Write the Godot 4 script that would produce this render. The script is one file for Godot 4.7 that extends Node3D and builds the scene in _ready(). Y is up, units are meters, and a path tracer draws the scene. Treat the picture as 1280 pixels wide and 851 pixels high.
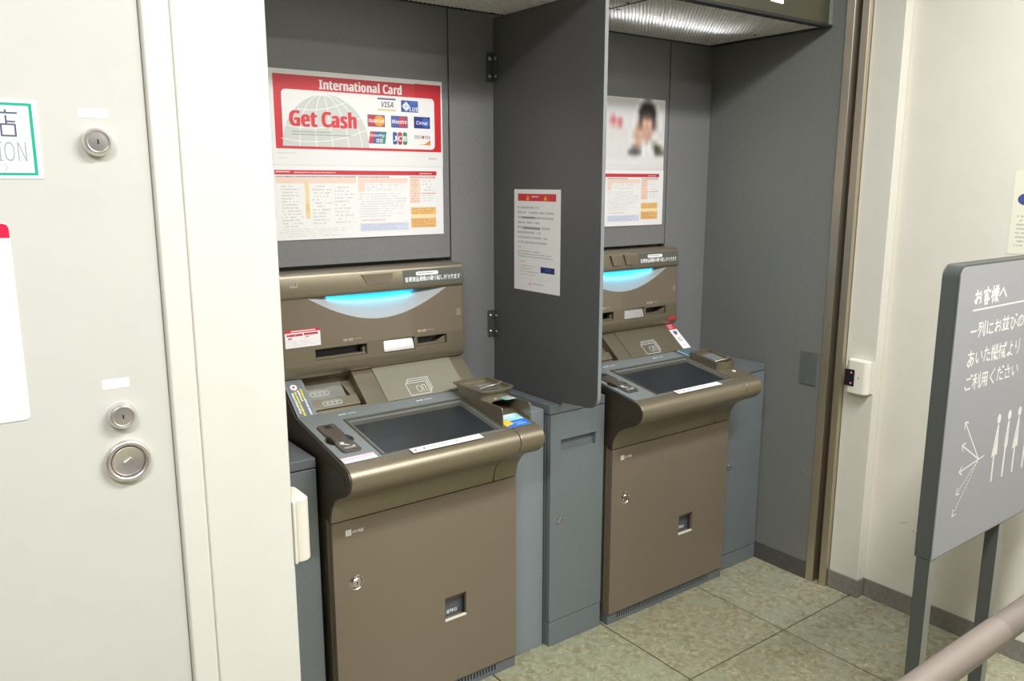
extends Node3D
# An alcove with two cash machines, seen from the hall in front of it.
# x runs along the row of machines, y is up, z comes out of the back wall towards the hall; metres.

const W := 0.6675        # width of one machine
const CH := 3.05         # height of the hall ceiling
const DX := 1.1061
const TUBE := 0.45         # light of each tube over the louvres       # distance from one machine to the next
var M := {}
var taken := {}
var rng := RandomNumberGenerator.new()


# ------------------------------------------------------------------ mesh builder
class MB:
	var v := PackedVector3Array()
	var n := PackedVector3Array()
	var t := PackedVector2Array()

	func tri(a: Vector3, b: Vector3, c: Vector3, na: Vector3, nb: Vector3, nc: Vector3, ta := Vector2.ZERO, tb := Vector2.ZERO, tc := Vector2.ZERO) -> void:
		if (b - a).cross(c - a).length_squared() < 1e-20:
			return
		if (b - a).cross(c - a).dot(na + nb + nc) > 0.0:
			var s := b; b = c; c = s
			s = nb; nb = nc; nc = s
			var q := tb; tb = tc; tc = q
		v.append_array([a, b, c]); n.append_array([na, nb, nc]); t.append_array([ta, tb, tc])

	func quad(a: Vector3, b: Vector3, c: Vector3, d: Vector3, na: Vector3, nb := Vector3.INF, nc := Vector3.INF, nd := Vector3.INF, uv := []) -> void:
		if nb == Vector3.INF:
			nb = na; nc = na; nd = na
		if uv.is_empty():
			tri(a, b, c, na, nb, nc); tri(a, c, d, na, nc, nd)
		else:
			tri(a, b, c, na, nb, nc, uv[0], uv[1], uv[2]); tri(a, c, d, na, nc, nd, uv[0], uv[2], uv[3])

	# box with rounded-looking chamfered edges
	func box(x0: float, y0: float, z0: float, x1: float, y1: float, z1: float, b := 0.0015, T := Transform3D()) -> MB:
		b = minf(b, 0.45 * minf(x1 - x0, minf(y1 - y0, z1 - z0)))
		var lo := Vector3(x0, y0, z0); var hi := Vector3(x1, y1, z1)
		var p := func(sx: int, sy: int, sz: int, ax: int) -> Vector3:
			var s := [sx, sy, sz]
			var r := Vector3()
			for i in 3:
				var e: float = hi[i] if s[i] > 0 else lo[i]
				r[i] = e if i == ax else e - b * s[i]
			return T * r
		var nn := func(s: int, ax: int) -> Vector3:
			var r := Vector3(); r[ax] = s
			return (T.basis * r).normalized()
		var sg := [-1, 1]
		for ax in 3:
			var a1 := (ax + 1) % 3; var a2 := (ax + 2) % 3
			for s in sg:
				var c := []
				for k in [[-1, -1], [1, -1], [1, 1], [-1, 1]]:
					var q := [0, 0, 0]; q[ax] = s; q[a1] = k[0]; q[a2] = k[1]
					c.append(p.call(q[0], q[1], q[2], ax))
				quad(c[0], c[1], c[2], c[3], nn.call(s, ax))
			# edges parallel to ax
			for s1 in sg:
				for s2 in sg:
					var e := []
					for s0 in sg:
						var q := [0, 0, 0]; q[ax] = s0; q[a1] = s1; q[a2] = s2
						e.append([p.call(q[0], q[1], q[2], a1), p.call(q[0], q[1], q[2], a2)])
					quad(e[0][0], e[1][0], e[1][1], e[0][1], nn.call(s1, a1), nn.call(s1, a1), nn.call(s2, a2), nn.call(s2, a2))
		for sx in sg:
			for sy in sg:
				for sz in sg:
					tri(p.call(sx, sy, sz, 0), p.call(sx, sy, sz, 1), p.call(sx, sy, sz, 2), nn.call(sx, 0), nn.call(sy, 1), nn.call(sz, 2))
		return self

	# polygon (u, v) swept along w from w0 to w1; edges of the caps chamfered by b; corners sharper than `sharp` degrees stay sharp
	func prism(poly: PackedVector2Array, w0: float, w1: float, T := Transform3D(), b := 0.001, sharp := 40.0) -> MB:
		if not Geometry2D.is_polygon_clockwise(poly):
			poly = poly.duplicate(); poly.reverse()
		var m := poly.size()
		var en := []
		for i in m:
			var d: Vector2 = (poly[(i + 1) % m] - poly[i]).normalized()
			en.append(Vector2(-d.y, d.x))
		# which way is outward
		var test: Vector2 = (poly[0] + poly[1]) * 0.5 + en[0] * 1e-5
		if Geometry2D.is_point_in_polygon(test, poly):
			for i in m: en[i] = -en[i]
		var ins := PackedVector2Array()
		for i in m:
			var k: Vector2 = (en[i] + en[(i + m - 1) % m])
			var l := maxf(k.length_squared() * 0.5, 0.35)
			ins.append(poly[i] - k / l * b)
		var nrm := func(i: int, e: int) -> Vector2:  # normal at corner i on edge e
			var o := (i + m - 1) % m if e == i else i
			if en[e].dot(en[o]) > cos(deg_to_rad(sharp)):
				return (en[e] + en[o]).normalized()
			return en[e]
		var N := func(q: Vector2) -> Vector3: return (T.basis * Vector3(q.x, q.y, 0)).normalized()
		var cap_hi := (T.basis.z).normalized(); var cap_lo := -cap_hi
		for i in m:
			var j := (i + 1) % m
			var a := poly[i]; var c := poly[j]
			var na: Vector3 = N.call(nrm.call(i, i)); var nc: Vector3 = N.call(nrm.call(j, i))
			quad(T * Vector3(a.x, a.y, w0 + b), T * Vector3(c.x, c.y, w0 + b), T * Vector3(c.x, c.y, w1 - b), T * Vector3(a.x, a.y, w1 - b), na, nc, nc, na)
			if b > 0.0:
				var ai := ins[i]; var ci := ins[j]
				quad(T * Vector3(a.x, a.y, w1 - b), T * Vector3(c.x, c.y, w1 - b), T * Vector3(ci.x, ci.y, w1), T * Vector3(ai.x, ai.y, w1), na, nc, cap_hi, cap_hi)
				quad(T * Vector3(a.x, a.y, w0 + b), T * Vector3(c.x, c.y, w0 + b), T * Vector3(ci.x, ci.y, w0), T * Vector3(ai.x, ai.y, w0), na, nc, cap_lo, cap_lo)
		var f := ins if b > 0.0 else poly
		var ix := Geometry2D.triangulate_polygon(f)
		for k in range(0, ix.size(), 3):
			var p := [f[ix[k]], f[ix[k + 1]], f[ix[k + 2]]]
			for e in [[w1, cap_hi], [w0, cap_lo]]:
				tri(T * Vector3(p[0].x, p[0].y, e[0]), T * Vector3(p[1].x, p[1].y, e[0]), T * Vector3(p[2].x, p[2].y, e[0]), e[1], e[1], e[1])
		return self

	# rectangular plate with holes. holes: [Rect2 cell] or [Rect2 cell, star-shaped outline]; front at w = 0, depth goes to -depth
	func holed(r: Rect2, holes: Array, depth: float, T := Transform3D(), back := false) -> MB:
		var xs := [r.position.x, r.end.x]; var ys := [r.position.y, r.end.y]
		for h in holes:
			for q in [h[0].position.x, h[0].end.x]: if not xs.has(q): xs.append(q)
			for q in [h[0].position.y, h[0].end.y]: if not ys.has(q): ys.append(q)
		xs.sort(); ys.sort()
		var nz := T.basis.z.normalized()
		var Q := func(a: Vector2, w: float) -> Vector3: return T * Vector3(a.x, a.y, w)
		for i in xs.size() - 1:
			for j in ys.size() - 1:
				var c := Vector2((xs[i] + xs[i + 1]) * 0.5, (ys[j] + ys[j + 1]) * 0.5)
				var solid := true
				for h in holes:
					if h[0].has_point(c): solid = false
				if solid:
					var a := Vector2(xs[i], ys[j]); var d := Vector2(xs[i + 1], ys[j + 1])
					quad(Q.call(a, 0), Q.call(Vector2(d.x, a.y), 0), Q.call(d, 0), Q.call(Vector2(a.x, d.y), 0), nz)
					if back: quad(Q.call(a, -depth), Q.call(Vector2(d.x, a.y), -depth), Q.call(d, -depth), Q.call(Vector2(a.x, d.y), -depth), -nz)
		for h in holes:
			var cell: Rect2 = h[0]
			var o := PackedVector2Array([cell.position, Vector2(cell.end.x, cell.position.y), cell.end, Vector2(cell.position.x, cell.end.y)])
			if h.size() > 1:
				var g: PackedVector2Array = h[1]
				var mid := Vector2()
				for q in g: mid += q / g.size()
				if h.size() > 2: mid = h[2]
				var hit := func(dir: Vector2, shape: PackedVector2Array) -> Vector2:
					var best = null
					for k in shape.size():
						var e = Geometry2D.segment_intersects_segment(mid, mid + dir * 9.0, shape[k], shape[(k + 1) % shape.size()])
						if e != null and (best == null or (e - mid).length() > (best - mid).length()): best = e
					return best if best != null else mid
				var angs := []
				for q in g: angs.append([(q - mid).angle(), q, null])
				for q in o: angs.append([(q - mid).angle(), null, q])
				angs.sort_custom(func(a, b): return a[0] < b[0])
				for e in angs:
					var dir := Vector2.from_angle(e[0])
					if e[1] == null: e[1] = hit.call(dir, g)
					if e[2] == null: e[2] = hit.call(dir, o)
				for k in angs.size():
					var e: Array = angs[k]; var f: Array = angs[(k + 1) % angs.size()]
					quad(Q.call(e[1], 0), Q.call(f[1], 0), Q.call(f[2], 0), Q.call(e[2], 0), nz)
				o = g
			# walls of the hole
			var cc := Vector2()
			for q in o: cc += q / o.size()
			for k in o.size():
				var a := o[k]; var b := o[(k + 1) % o.size()]
				var d := (b - a).orthogonal().normalized()
				if d.dot(cc - a) < 0: d = -d
				var nn := (T.basis * Vector3(d.x, d.y, 0)).normalized()
				quad(Q.call(a, 0), Q.call(b, 0), Q.call(b, -depth), Q.call(a, -depth), nn)
		# outer rim
		var p := [r.position, Vector2(r.end.x, r.position.y), r.end, Vector2(r.position.x, r.end.y)]
		for k in 4:
			var a: Vector2 = p[k]; var b: Vector2 = p[(k + 1) % 4]
			var d := (b - a).orthogonal().normalized()
			if d.dot(r.get_center() - a) > 0: d = -d
			quad(Q.call(a, 0), Q.call(b, 0), Q.call(b, -depth), Q.call(a, -depth), (T.basis * Vector3(d.x, d.y, 0)).normalized())
		return self

	# profile of (radius, height) turned about w
	func lathe(prof: Array, T := Transform3D(), seg := 32, sharp := 35.0) -> MB:
		var m := prof.size()
		var en := []
		for i in m - 1:
			var d: Vector2 = (prof[i + 1] - prof[i]).normalized()
			en.append(Vector2(d.y, -d.x))
		for i in m - 1:
			var n0: Vector2 = en[i]; var n1: Vector2 = en[i]
			if i > 0 and en[i].dot(en[i - 1]) > cos(deg_to_rad(sharp)): n0 = (en[i] + en[i - 1]).normalized()
			if i < m - 2 and en[i].dot(en[i + 1]) > cos(deg_to_rad(sharp)): n1 = (en[i] + en[i + 1]).normalized()
			for k in seg:
				var a := TAU * k / seg; var b := TAU * (k + 1) / seg
				var P := func(q: Vector2, g: float) -> Vector3: return T * Vector3(q.x * cos(g), q.x * sin(g), q.y)
				var R := func(q: Vector2, g: float) -> Vector3: return (T.basis * Vector3(q.x * cos(g), q.x * sin(g), q.y)).normalized()
				quad(P.call(prof[i], a), P.call(prof[i], b), P.call(prof[i + 1], b), P.call(prof[i + 1], a), R.call(n0, a), R.call(n0, b), R.call(n1, b), R.call(n1, a))
		return self

	func tube(path: Array, r: float, seg := 16) -> MB:
		var up := Vector3.UP
		var rings := []
		for i in path.size():
			var d: Vector3 = (path[mini(i + 1, path.size() - 1)] - path[maxi(i - 1, 0)]).normalized()
			var x := d.cross(up if absf(d.dot(up)) < 0.9 else Vector3.RIGHT).normalized()
			var y := x.cross(d)
			var ring := []
			for k in seg:
				var o := x * cos(TAU * k / seg) + y * sin(TAU * k / seg)
				ring.append([path[i] + o * r, o])
			rings.append([ring, d])
		for i in path.size() - 1:
			for k in seg:
				var a: Array = rings[i][0][k]; var b: Array = rings[i][0][(k + 1) % seg]
				var c: Array = rings[i + 1][0][(k + 1) % seg]; var d: Array = rings[i + 1][0][k]
				quad(a[0], b[0], c[0], d[0], a[1], b[1], c[1], d[1])
		for e in [[0, -1.0], [path.size() - 1, 1.0]]:
			var q: Array = rings[e[0]]
			for k in seg:
				tri(path[e[0]], q[0][k][0], q[0][(k + 1) % seg][0], q[1] * e[1], q[1] * e[1], q[1] * e[1])
		return self

	# printed sheet: u from 0..1 left to right, v from 0 at the top
	func sheet(x0: float, y0: float, x1: float, y1: float, th: float, T := Transform3D(), bow := 0.0, cols := 1) -> MB:
		var nz := T.basis.z.normalized()
		for i in cols:
			var ua := float(i) / cols; var ub := float(i + 1) / cols
			var xa := lerpf(x0, x1, ua); var xb := lerpf(x0, x1, ub)
			var wa := th + bow * sin(PI * ua); var wb := th + bow * sin(PI * ub)
			quad(T * Vector3(xa, y1, wa), T * Vector3(xb, y1, wb), T * Vector3(xb, y0, wb), T * Vector3(xa, y0, wa), nz, nz, nz, nz, [Vector2(ua, 0), Vector2(ub, 0), Vector2(ub, 1), Vector2(ua, 1)])
			quad(T * Vector3(xa, y1, 0), T * Vector3(xb, y1, 0), T * Vector3(xb, y1, wb), T * Vector3(xa, y1, wa), T.basis.y, Vector3.INF, Vector3.INF, Vector3.INF, [Vector2(0.001, 0.001), Vector2(0.002, 0.001), Vector2(0.002, 0.002), Vector2(0.001, 0.002)])
			quad(T * Vector3(xa, y0, 0), T * Vector3(xb, y0, 0), T * Vector3(xb, y0, wb), T * Vector3(xa, y0, wa), -T.basis.y, Vector3.INF, Vector3.INF, Vector3.INF, [Vector2(0.001, 0.001), Vector2(0.002, 0.001), Vector2(0.002, 0.002), Vector2(0.001, 0.002)])
		for e in [[x0, -1.0], [x1, 1.0]]:
			quad(T * Vector3(e[0], y0, 0), T * Vector3(e[0], y1, 0), T * Vector3(e[0], y1, th), T * Vector3(e[0], y0, th), T.basis.x * e[1], Vector3.INF, Vector3.INF, Vector3.INF, [Vector2(0.001, 0.001), Vector2(0.002, 0.001), Vector2(0.002, 0.002), Vector2(0.001, 0.002)])
		return self

	func mesh() -> ArrayMesh:
		var a := []; a.resize(Mesh.ARRAY_MAX)
		a[Mesh.ARRAY_VERTEX] = v; a[Mesh.ARRAY_NORMAL] = n; a[Mesh.ARRAY_TEX_UV] = t
		var m := ArrayMesh.new()
		m.add_surface_from_arrays(Mesh.PRIMITIVE_TRIANGLES, a)
		return m


# ------------------------------------------------------------------ printing
class Print:
	var im: Image
	var k: float     # pixels per millimetre while drawing (twice the final one)
	static var fonts := {}
	const G := {
		"お": "1363 31373817265575868778 7284", "客": "5051 13128283 4225 346427 3487 3767693937", "様": "0333 2029 2306 2435 5061 8071 4292 4383 4494 6164 6569 4556 5748 8576 6699",
		"へ": "064297", "一": "1585", "列": "0151 2105 134319 2536 6267 808978", "に": "111827 4383 46485898", "並": "2032 7062 0292 3238 6268 1427 8477 0898",
		"び": "1242252749676396 7081 8091", "の": "523817144272958758", "あ": "1282 4048 645739182654858769", "い": "12163846 7296", "た": "1262 3018 5484 56586898",
		"機": "0232 1019 1205 1424 4032 3244 8072 7284 3595 605899 8769 4539 4758", "械": "0232 1019 1205 1424 3292 706899 8091 8669 4449 6467 3666",
		"よ": "505739183789 5383", "り": "212534 707559", "ご": "2272 162888 7081 8091", "利": "4011 0353 3139 3307 3456 7176 909988", "用": "212609 21818978 2484 2686 5159",
		"く": "702579", "だ": "1252 3018 5484 56586898 7081 8091", "さ": "1383 4076 25284888",
		"普": "2031 7061 1282 3234 6264 0494 2676792926 2777", "通": "1122 042427 0899 3080 8062 3237 32828776 3484 3686 6267", "預": "0141 4123 0444 242918 5191 7162 5282875752 5484 5686 6759 7789",
		"金": "5004 5094 3474 1686 5459 2738 7768 0999", "帳": "07024247 2029 505978 5090 5282 5383 5595 7599", "繰": "2003 0324 2406 0646 2629 5080825250 4363654543 7393957573 4797 6699 6569 6748",
		"越": "0141 2024 0444 2427 2646 1508 0899 5282 525668 727899 8091", "し": "20274987", "が": "13636859 3019 7396 7081 8091", "で": "128254465889 7485 8495",
		"き": "2271 2483 4076 26384879", "ま": "1282 1484 505739183789", "す": "0292 5056483645565849", "店": "5051 1191 111609 5255 5484 3585893935",
		"返": "1122 042427 0899 4181 414638 548438 4579", "却": "0252 2024 0454 2406 0646 7181867 7179 ", "口": "2282882822"}

	func _init(w: float, h: float, ppmm: float, bg: Color) -> void:
		k = ppmm * 2.0
		im = Image.create(int(w * k), int(h * k), false, Image.FORMAT_RGB8)
		im.fill(bg)

	func rect(x: float, y: float, w: float, h: float, c: Color) -> void:
		im.fill_rect(Rect2i(roundi(x * k), roundi(y * k), maxi(1, roundi(w * k)), maxi(1, roundi(h * k))), c)

	func poly(p: PackedVector2Array, c: Color) -> void:
		var lo := 1e9; var hi := -1e9
		for q in p:
			lo = minf(lo, q.y * k); hi = maxf(hi, q.y * k)
		for y in range(maxi(0, int(lo)), mini(im.get_height(), int(hi) + 1)):
			var cr := []
			var yy := y + 0.5
			for i in p.size():
				var a := p[i] * k; var b := p[(i + 1) % p.size()] * k
				if (a.y <= yy) != (b.y <= yy):
					cr.append(a.x + (yy - a.y) / (b.y - a.y) * (b.x - a.x))
			cr.sort()
			for i in range(0, cr.size() - 1, 2):
				var x0 := roundi(cr[i]); var x1 := roundi(cr[i + 1])
				if x1 > x0: im.fill_rect(Rect2i(x0, y, x1 - x0, 1), c)

	func rrect(x: float, y: float, w: float, h: float, r: float, c: Color) -> void:
		var p := PackedVector2Array()
		for q in [[x + w - r, y + h - r, 0.0], [x + r, y + h - r, 1.0], [x + r, y + r, 2.0], [x + w - r, y + r, 3.0]]:
			for i in 7: p.append(Vector2(q[0], q[1]) + Vector2.from_angle((q[2] + i / 6.0) * PI / 2) * r)
		poly(p, c)

	func disc(x: float, y: float, rx: float, ry: float, c: Color, a0 := 0.0, a1 := TAU) -> void:
		var p := PackedVector2Array()
		for i in 41: p.append(Vector2(x + rx * cos(lerpf(a0, a1, i / 40.0)), y + ry * sin(lerpf(a0, a1, i / 40.0))))
		poly(p, c)

	func stroke(p: Array, w: float, c: Color) -> void:
		for i in p.size() - 1:
			var a: Vector2 = p[i]; var b: Vector2 = p[i + 1]
			var d := (b - a).normalized() * w * 0.5
			var o := Vector2(-d.y, d.x)
			a -= d * 0.6; b += d * 0.6
			poly(PackedVector2Array([a + o, b + o, b - o, a - o]), c)

	func text(s: String, box: Rect2, c: Color, bold := true, slant := 0.0, fat := 0.0) -> void:
		var family := "Droid Sans"
		var key := family + str(bold)
		if not fonts.has(key):
			var f := SystemFont.new()
			f.font_names = PackedStringArray([family]); f.font_weight = 700 if bold else 400
			fonts[key] = f
		var tm := TextMesh.new()
		tm.font = fonts[key]; tm.text = s; tm.font_size = 64; tm.pixel_size = 1.0; tm.depth = 0.0; tm.curve_step = 3
		var a := tm.get_mesh_arrays()
		var vs: PackedVector3Array = a[Mesh.ARRAY_VERTEX]; var ix: PackedInt32Array = a[Mesh.ARRAY_INDEX]
		var lo := Vector2(1e9, 1e9); var hi := -lo
		for q in vs:
			lo = lo.min(Vector2(q.x, q.y)); hi = hi.max(Vector2(q.x, q.y))
		for i in range(0, ix.size(), 3):
			var p := PackedVector2Array()
			for j in 3:
				var q := vs[ix[i + j]]
				var g := Vector2((q.x - lo.x) / (hi.x - lo.x), (hi.y - q.y) / (hi.y - lo.y))
				p.append(box.position + g * box.size + Vector2((0.5 - g.y) * slant, 0))
			poly(p, c)
			if fat > 0.0:
				for o in [Vector2(fat, 0), Vector2(-fat, 0)]:
					poly(PackedVector2Array([p[0] + o, p[1] + o, p[2] + o]), c)

	func kanji(s: String, x: float, y: float, cw: float, ch: float, w: float, c: Color) -> void:
		for i in s.length():
			for part in String(G.get(s[i], "")).split(" ", false):
				var p := []
				for j in range(0, part.length() - 1, 2):
					p.append(Vector2(x + i * cw + int(part[j]) / 9.0 * cw * 0.88, y + int(part[j + 1]) / 9.0 * ch))
				stroke(p, w, c)

	# rows of print too small to read
	func rows(x: float, y: float, w: float, h: float, pitch: float, c: Color, r: RandomNumberGenerator, fill := 0.8) -> void:
		var yy := y
		while yy < y + h:
			var xx := x
			var stop := x + w * r.randf_range(0.55, 1.0)
			while xx < stop:
				var l := r.randf_range(1.0, 6.0)
				if r.randf() < fill: rect(xx, yy, minf(l, x + w - xx), pitch * 0.42, c)
				xx += l + r.randf_range(0.5, 1.5)
			yy += pitch

	func blur(x: float, y: float, w: float, h: float, mm: float) -> void:
		var r := Rect2i(roundi(x * k), roundi(y * k), roundi(w * k), roundi(h * k))
		var g := im.get_region(r)
		g.resize(maxi(2, int(w / mm)), maxi(2, int(h / mm)), Image.INTERPOLATE_LANCZOS)
		g.resize(r.size.x, r.size.y, Image.INTERPOLATE_CUBIC)
		im.blit_rect(g, Rect2i(Vector2i(), r.size), r.position)

	func tex() -> ImageTexture:
		im.resize(im.get_width() / 2, im.get_height() / 2, Image.INTERPOLATE_BILINEAR)
		return ImageTexture.create_from_image(im)


# ------------------------------------------------------------------ scene helpers
func numbered(s: String) -> String:
	var c: int = taken.get(s, 0)
	taken[s] = c + 1
	return s if c == 0 else "%s_%03d" % [s, c]

func tag(o: Node, label: String, category: String, group := "") -> void:
	o.set_meta("label", label); o.set_meta("category", category)
	if group: o.set_meta("group", group)

func thing(called: String, label: String, category: String, at: Vector3, group := "") -> Node3D:
	var o := Node3D.new()
	o.name = numbered(called); o.position = at
	add_child(o)
	tag(o, label, category, group)
	return o

# a mesh whose coordinates are given in the room (frame = position of the thing it belongs to)
func part(called: String, b: MB, m: Material, parent: Node, frame := Vector3.ZERO, label := "") -> MeshInstance3D:
	var o := MeshInstance3D.new()
	o.name = called; o.mesh = b.mesh(); o.material_override = m; o.position = -frame
	parent.add_child(o, true)
	if label: o.set_meta("label", label)
	return o

# a thing that is one mesh; coordinates in the room
func solo(called: String, b: MB, m: Material, label: String, category: String, group := "") -> MeshInstance3D:
	var o := MeshInstance3D.new()
	o.name = numbered(called); o.mesh = b.mesh(); o.material_override = m
	add_child(o)
	tag(o, label, category, group)
	return o

func struct(called: String, b: MB, m: Material, label: String, category: String) -> MeshInstance3D:
	var o := solo(called, b, m, label, category)
	o.set_meta("kind", "structure")
	return o

func frame3(o: Vector3, x: Vector3, y: Vector3) -> Transform3D:
	x = x.normalized(); y = y.normalized()
	return Transform3D(Basis(x, y, x.cross(y).normalized()), o)

func ell(cx: float, cy: float, rx: float, ry: float, seg := 32) -> PackedVector2Array:
	var p := PackedVector2Array()
	for i in seg: p.append(Vector2(cx + rx * cos(TAU * i / seg), cy + ry * sin(TAU * i / seg)))
	return p

func rr(x0: float, y0: float, x1: float, y1: float, r: float, seg := 6) -> PackedVector2Array:
	var p := PackedVector2Array()
	for q in [[x1 - r, y1 - r, 0.0], [x0 + r, y1 - r, 1.0], [x0 + r, y0 + r, 2.0], [x1 - r, y0 + r, 3.0]]:
		for i in seg + 1: p.append(Vector2(q[0], q[1]) + Vector2.from_angle((q[2] + float(i) / seg) * PI / 2) * r)
	return p

func hexc(s: String) -> Color: return Color(s)

func mat(key: String, c: Color, rough := 0.5, metal := 0.0, spec := 0.5) -> StandardMaterial3D:
	var m := StandardMaterial3D.new()
	m.resource_name = key; m.albedo_color = c; m.roughness = rough; m.metallic = metal; m.metallic_specular = spec
	M[key] = m
	return m

# fine unevenness of a painted or moulded surface, and a faint mottling of its colour
func grain(m: StandardMaterial3D, size: float, relief: float, mottle := 0.0, sd := 1) -> StandardMaterial3D:
	var f := FastNoiseLite.new()
	f.seed = sd; f.noise_type = FastNoiseLite.TYPE_SIMPLEX_SMOOTH; f.frequency = 0.05; f.fractal_octaves = 3
	m.uv1_triplanar = true; m.uv1_world_triplanar = true
	m.uv1_scale = Vector3.ONE / size
	if relief > 0.0:
		var im := f.get_seamless_image(256, 256)
		m.heightmap_enabled = true; m.heightmap_scale = relief; m.heightmap_texture = ImageTexture.create_from_image(im)
	if mottle > 0.0:
		f.frequency = 0.012; f.fractal_octaves = 5; f.seed = sd + 9
		var im := f.get_seamless_image(256, 256)
		im.convert(Image.FORMAT_RGB8)
		for y in 256:
			for x in 256:
				var g := im.get_pixel(x, y).r
				var q := 1.0 - mottle * g
				im.set_pixel(x, y, Color(q, q, q))
		m.albedo_texture = ImageTexture.create_from_image(im)
	return m

func printed(key: String, t: Texture2D, rough := 0.5) -> StandardMaterial3D:
	var m := mat(key, Color.WHITE, rough)
	m.albedo_texture = t
	m.texture_repeat = false
	return m


func _ready() -> void:
	rng.seed = 7
	# camera
	var cam := Camera3D.new()
	cam.name = "camera"
	cam.position = Vector3(-0.8957, 1.6653, 2.4729)
	cam.rotation_degrees = Vector3(-10.9477, -36.7438, 0)
	cam.fov = 45.3324; cam.near = 0.05; cam.far = 40.0
	add_child(cam)
	cam.current = true
	# air and exposure: a closed room, so no sky comes in
	var we := WorldEnvironment.new()
	we.name = "world"
	var env := Environment.new()
	env.background_mode = Environment.BG_COLOR
	env.background_color = Color(0, 0, 0)
	env.tonemap_mode = Environment.TONE_MAPPER_LINEAR
	env.tonemap_exposure = 1.0
	env.sdfgi_enabled = true; env.ssao_enabled = true; env.ssil_enabled = true
	we.environment = env
	add_child(we)
	# ceiling lamps of the hall: x, z, energy
	materials()
	for q in [[-1.6, 2.5, 7.6, "in front of the left door"], [0.5, 2.15, 5.6, "in front of the second machine"], [1.35, 2.15, 3.6, "above the queue sign"], [1.7, 3.5, 5.0, "behind the queue sign, near the right wall"]]:
		lamp(q[0], q[1], q[2], q[3])
	room()
	canopy()
	cabinets()
	machine(0.0, 0)
	machine(DX, 1)
	screen_panel()
	posters()
	left_wall_things()
	right_wall_things()
	queue_sign()
	handrail()


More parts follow.
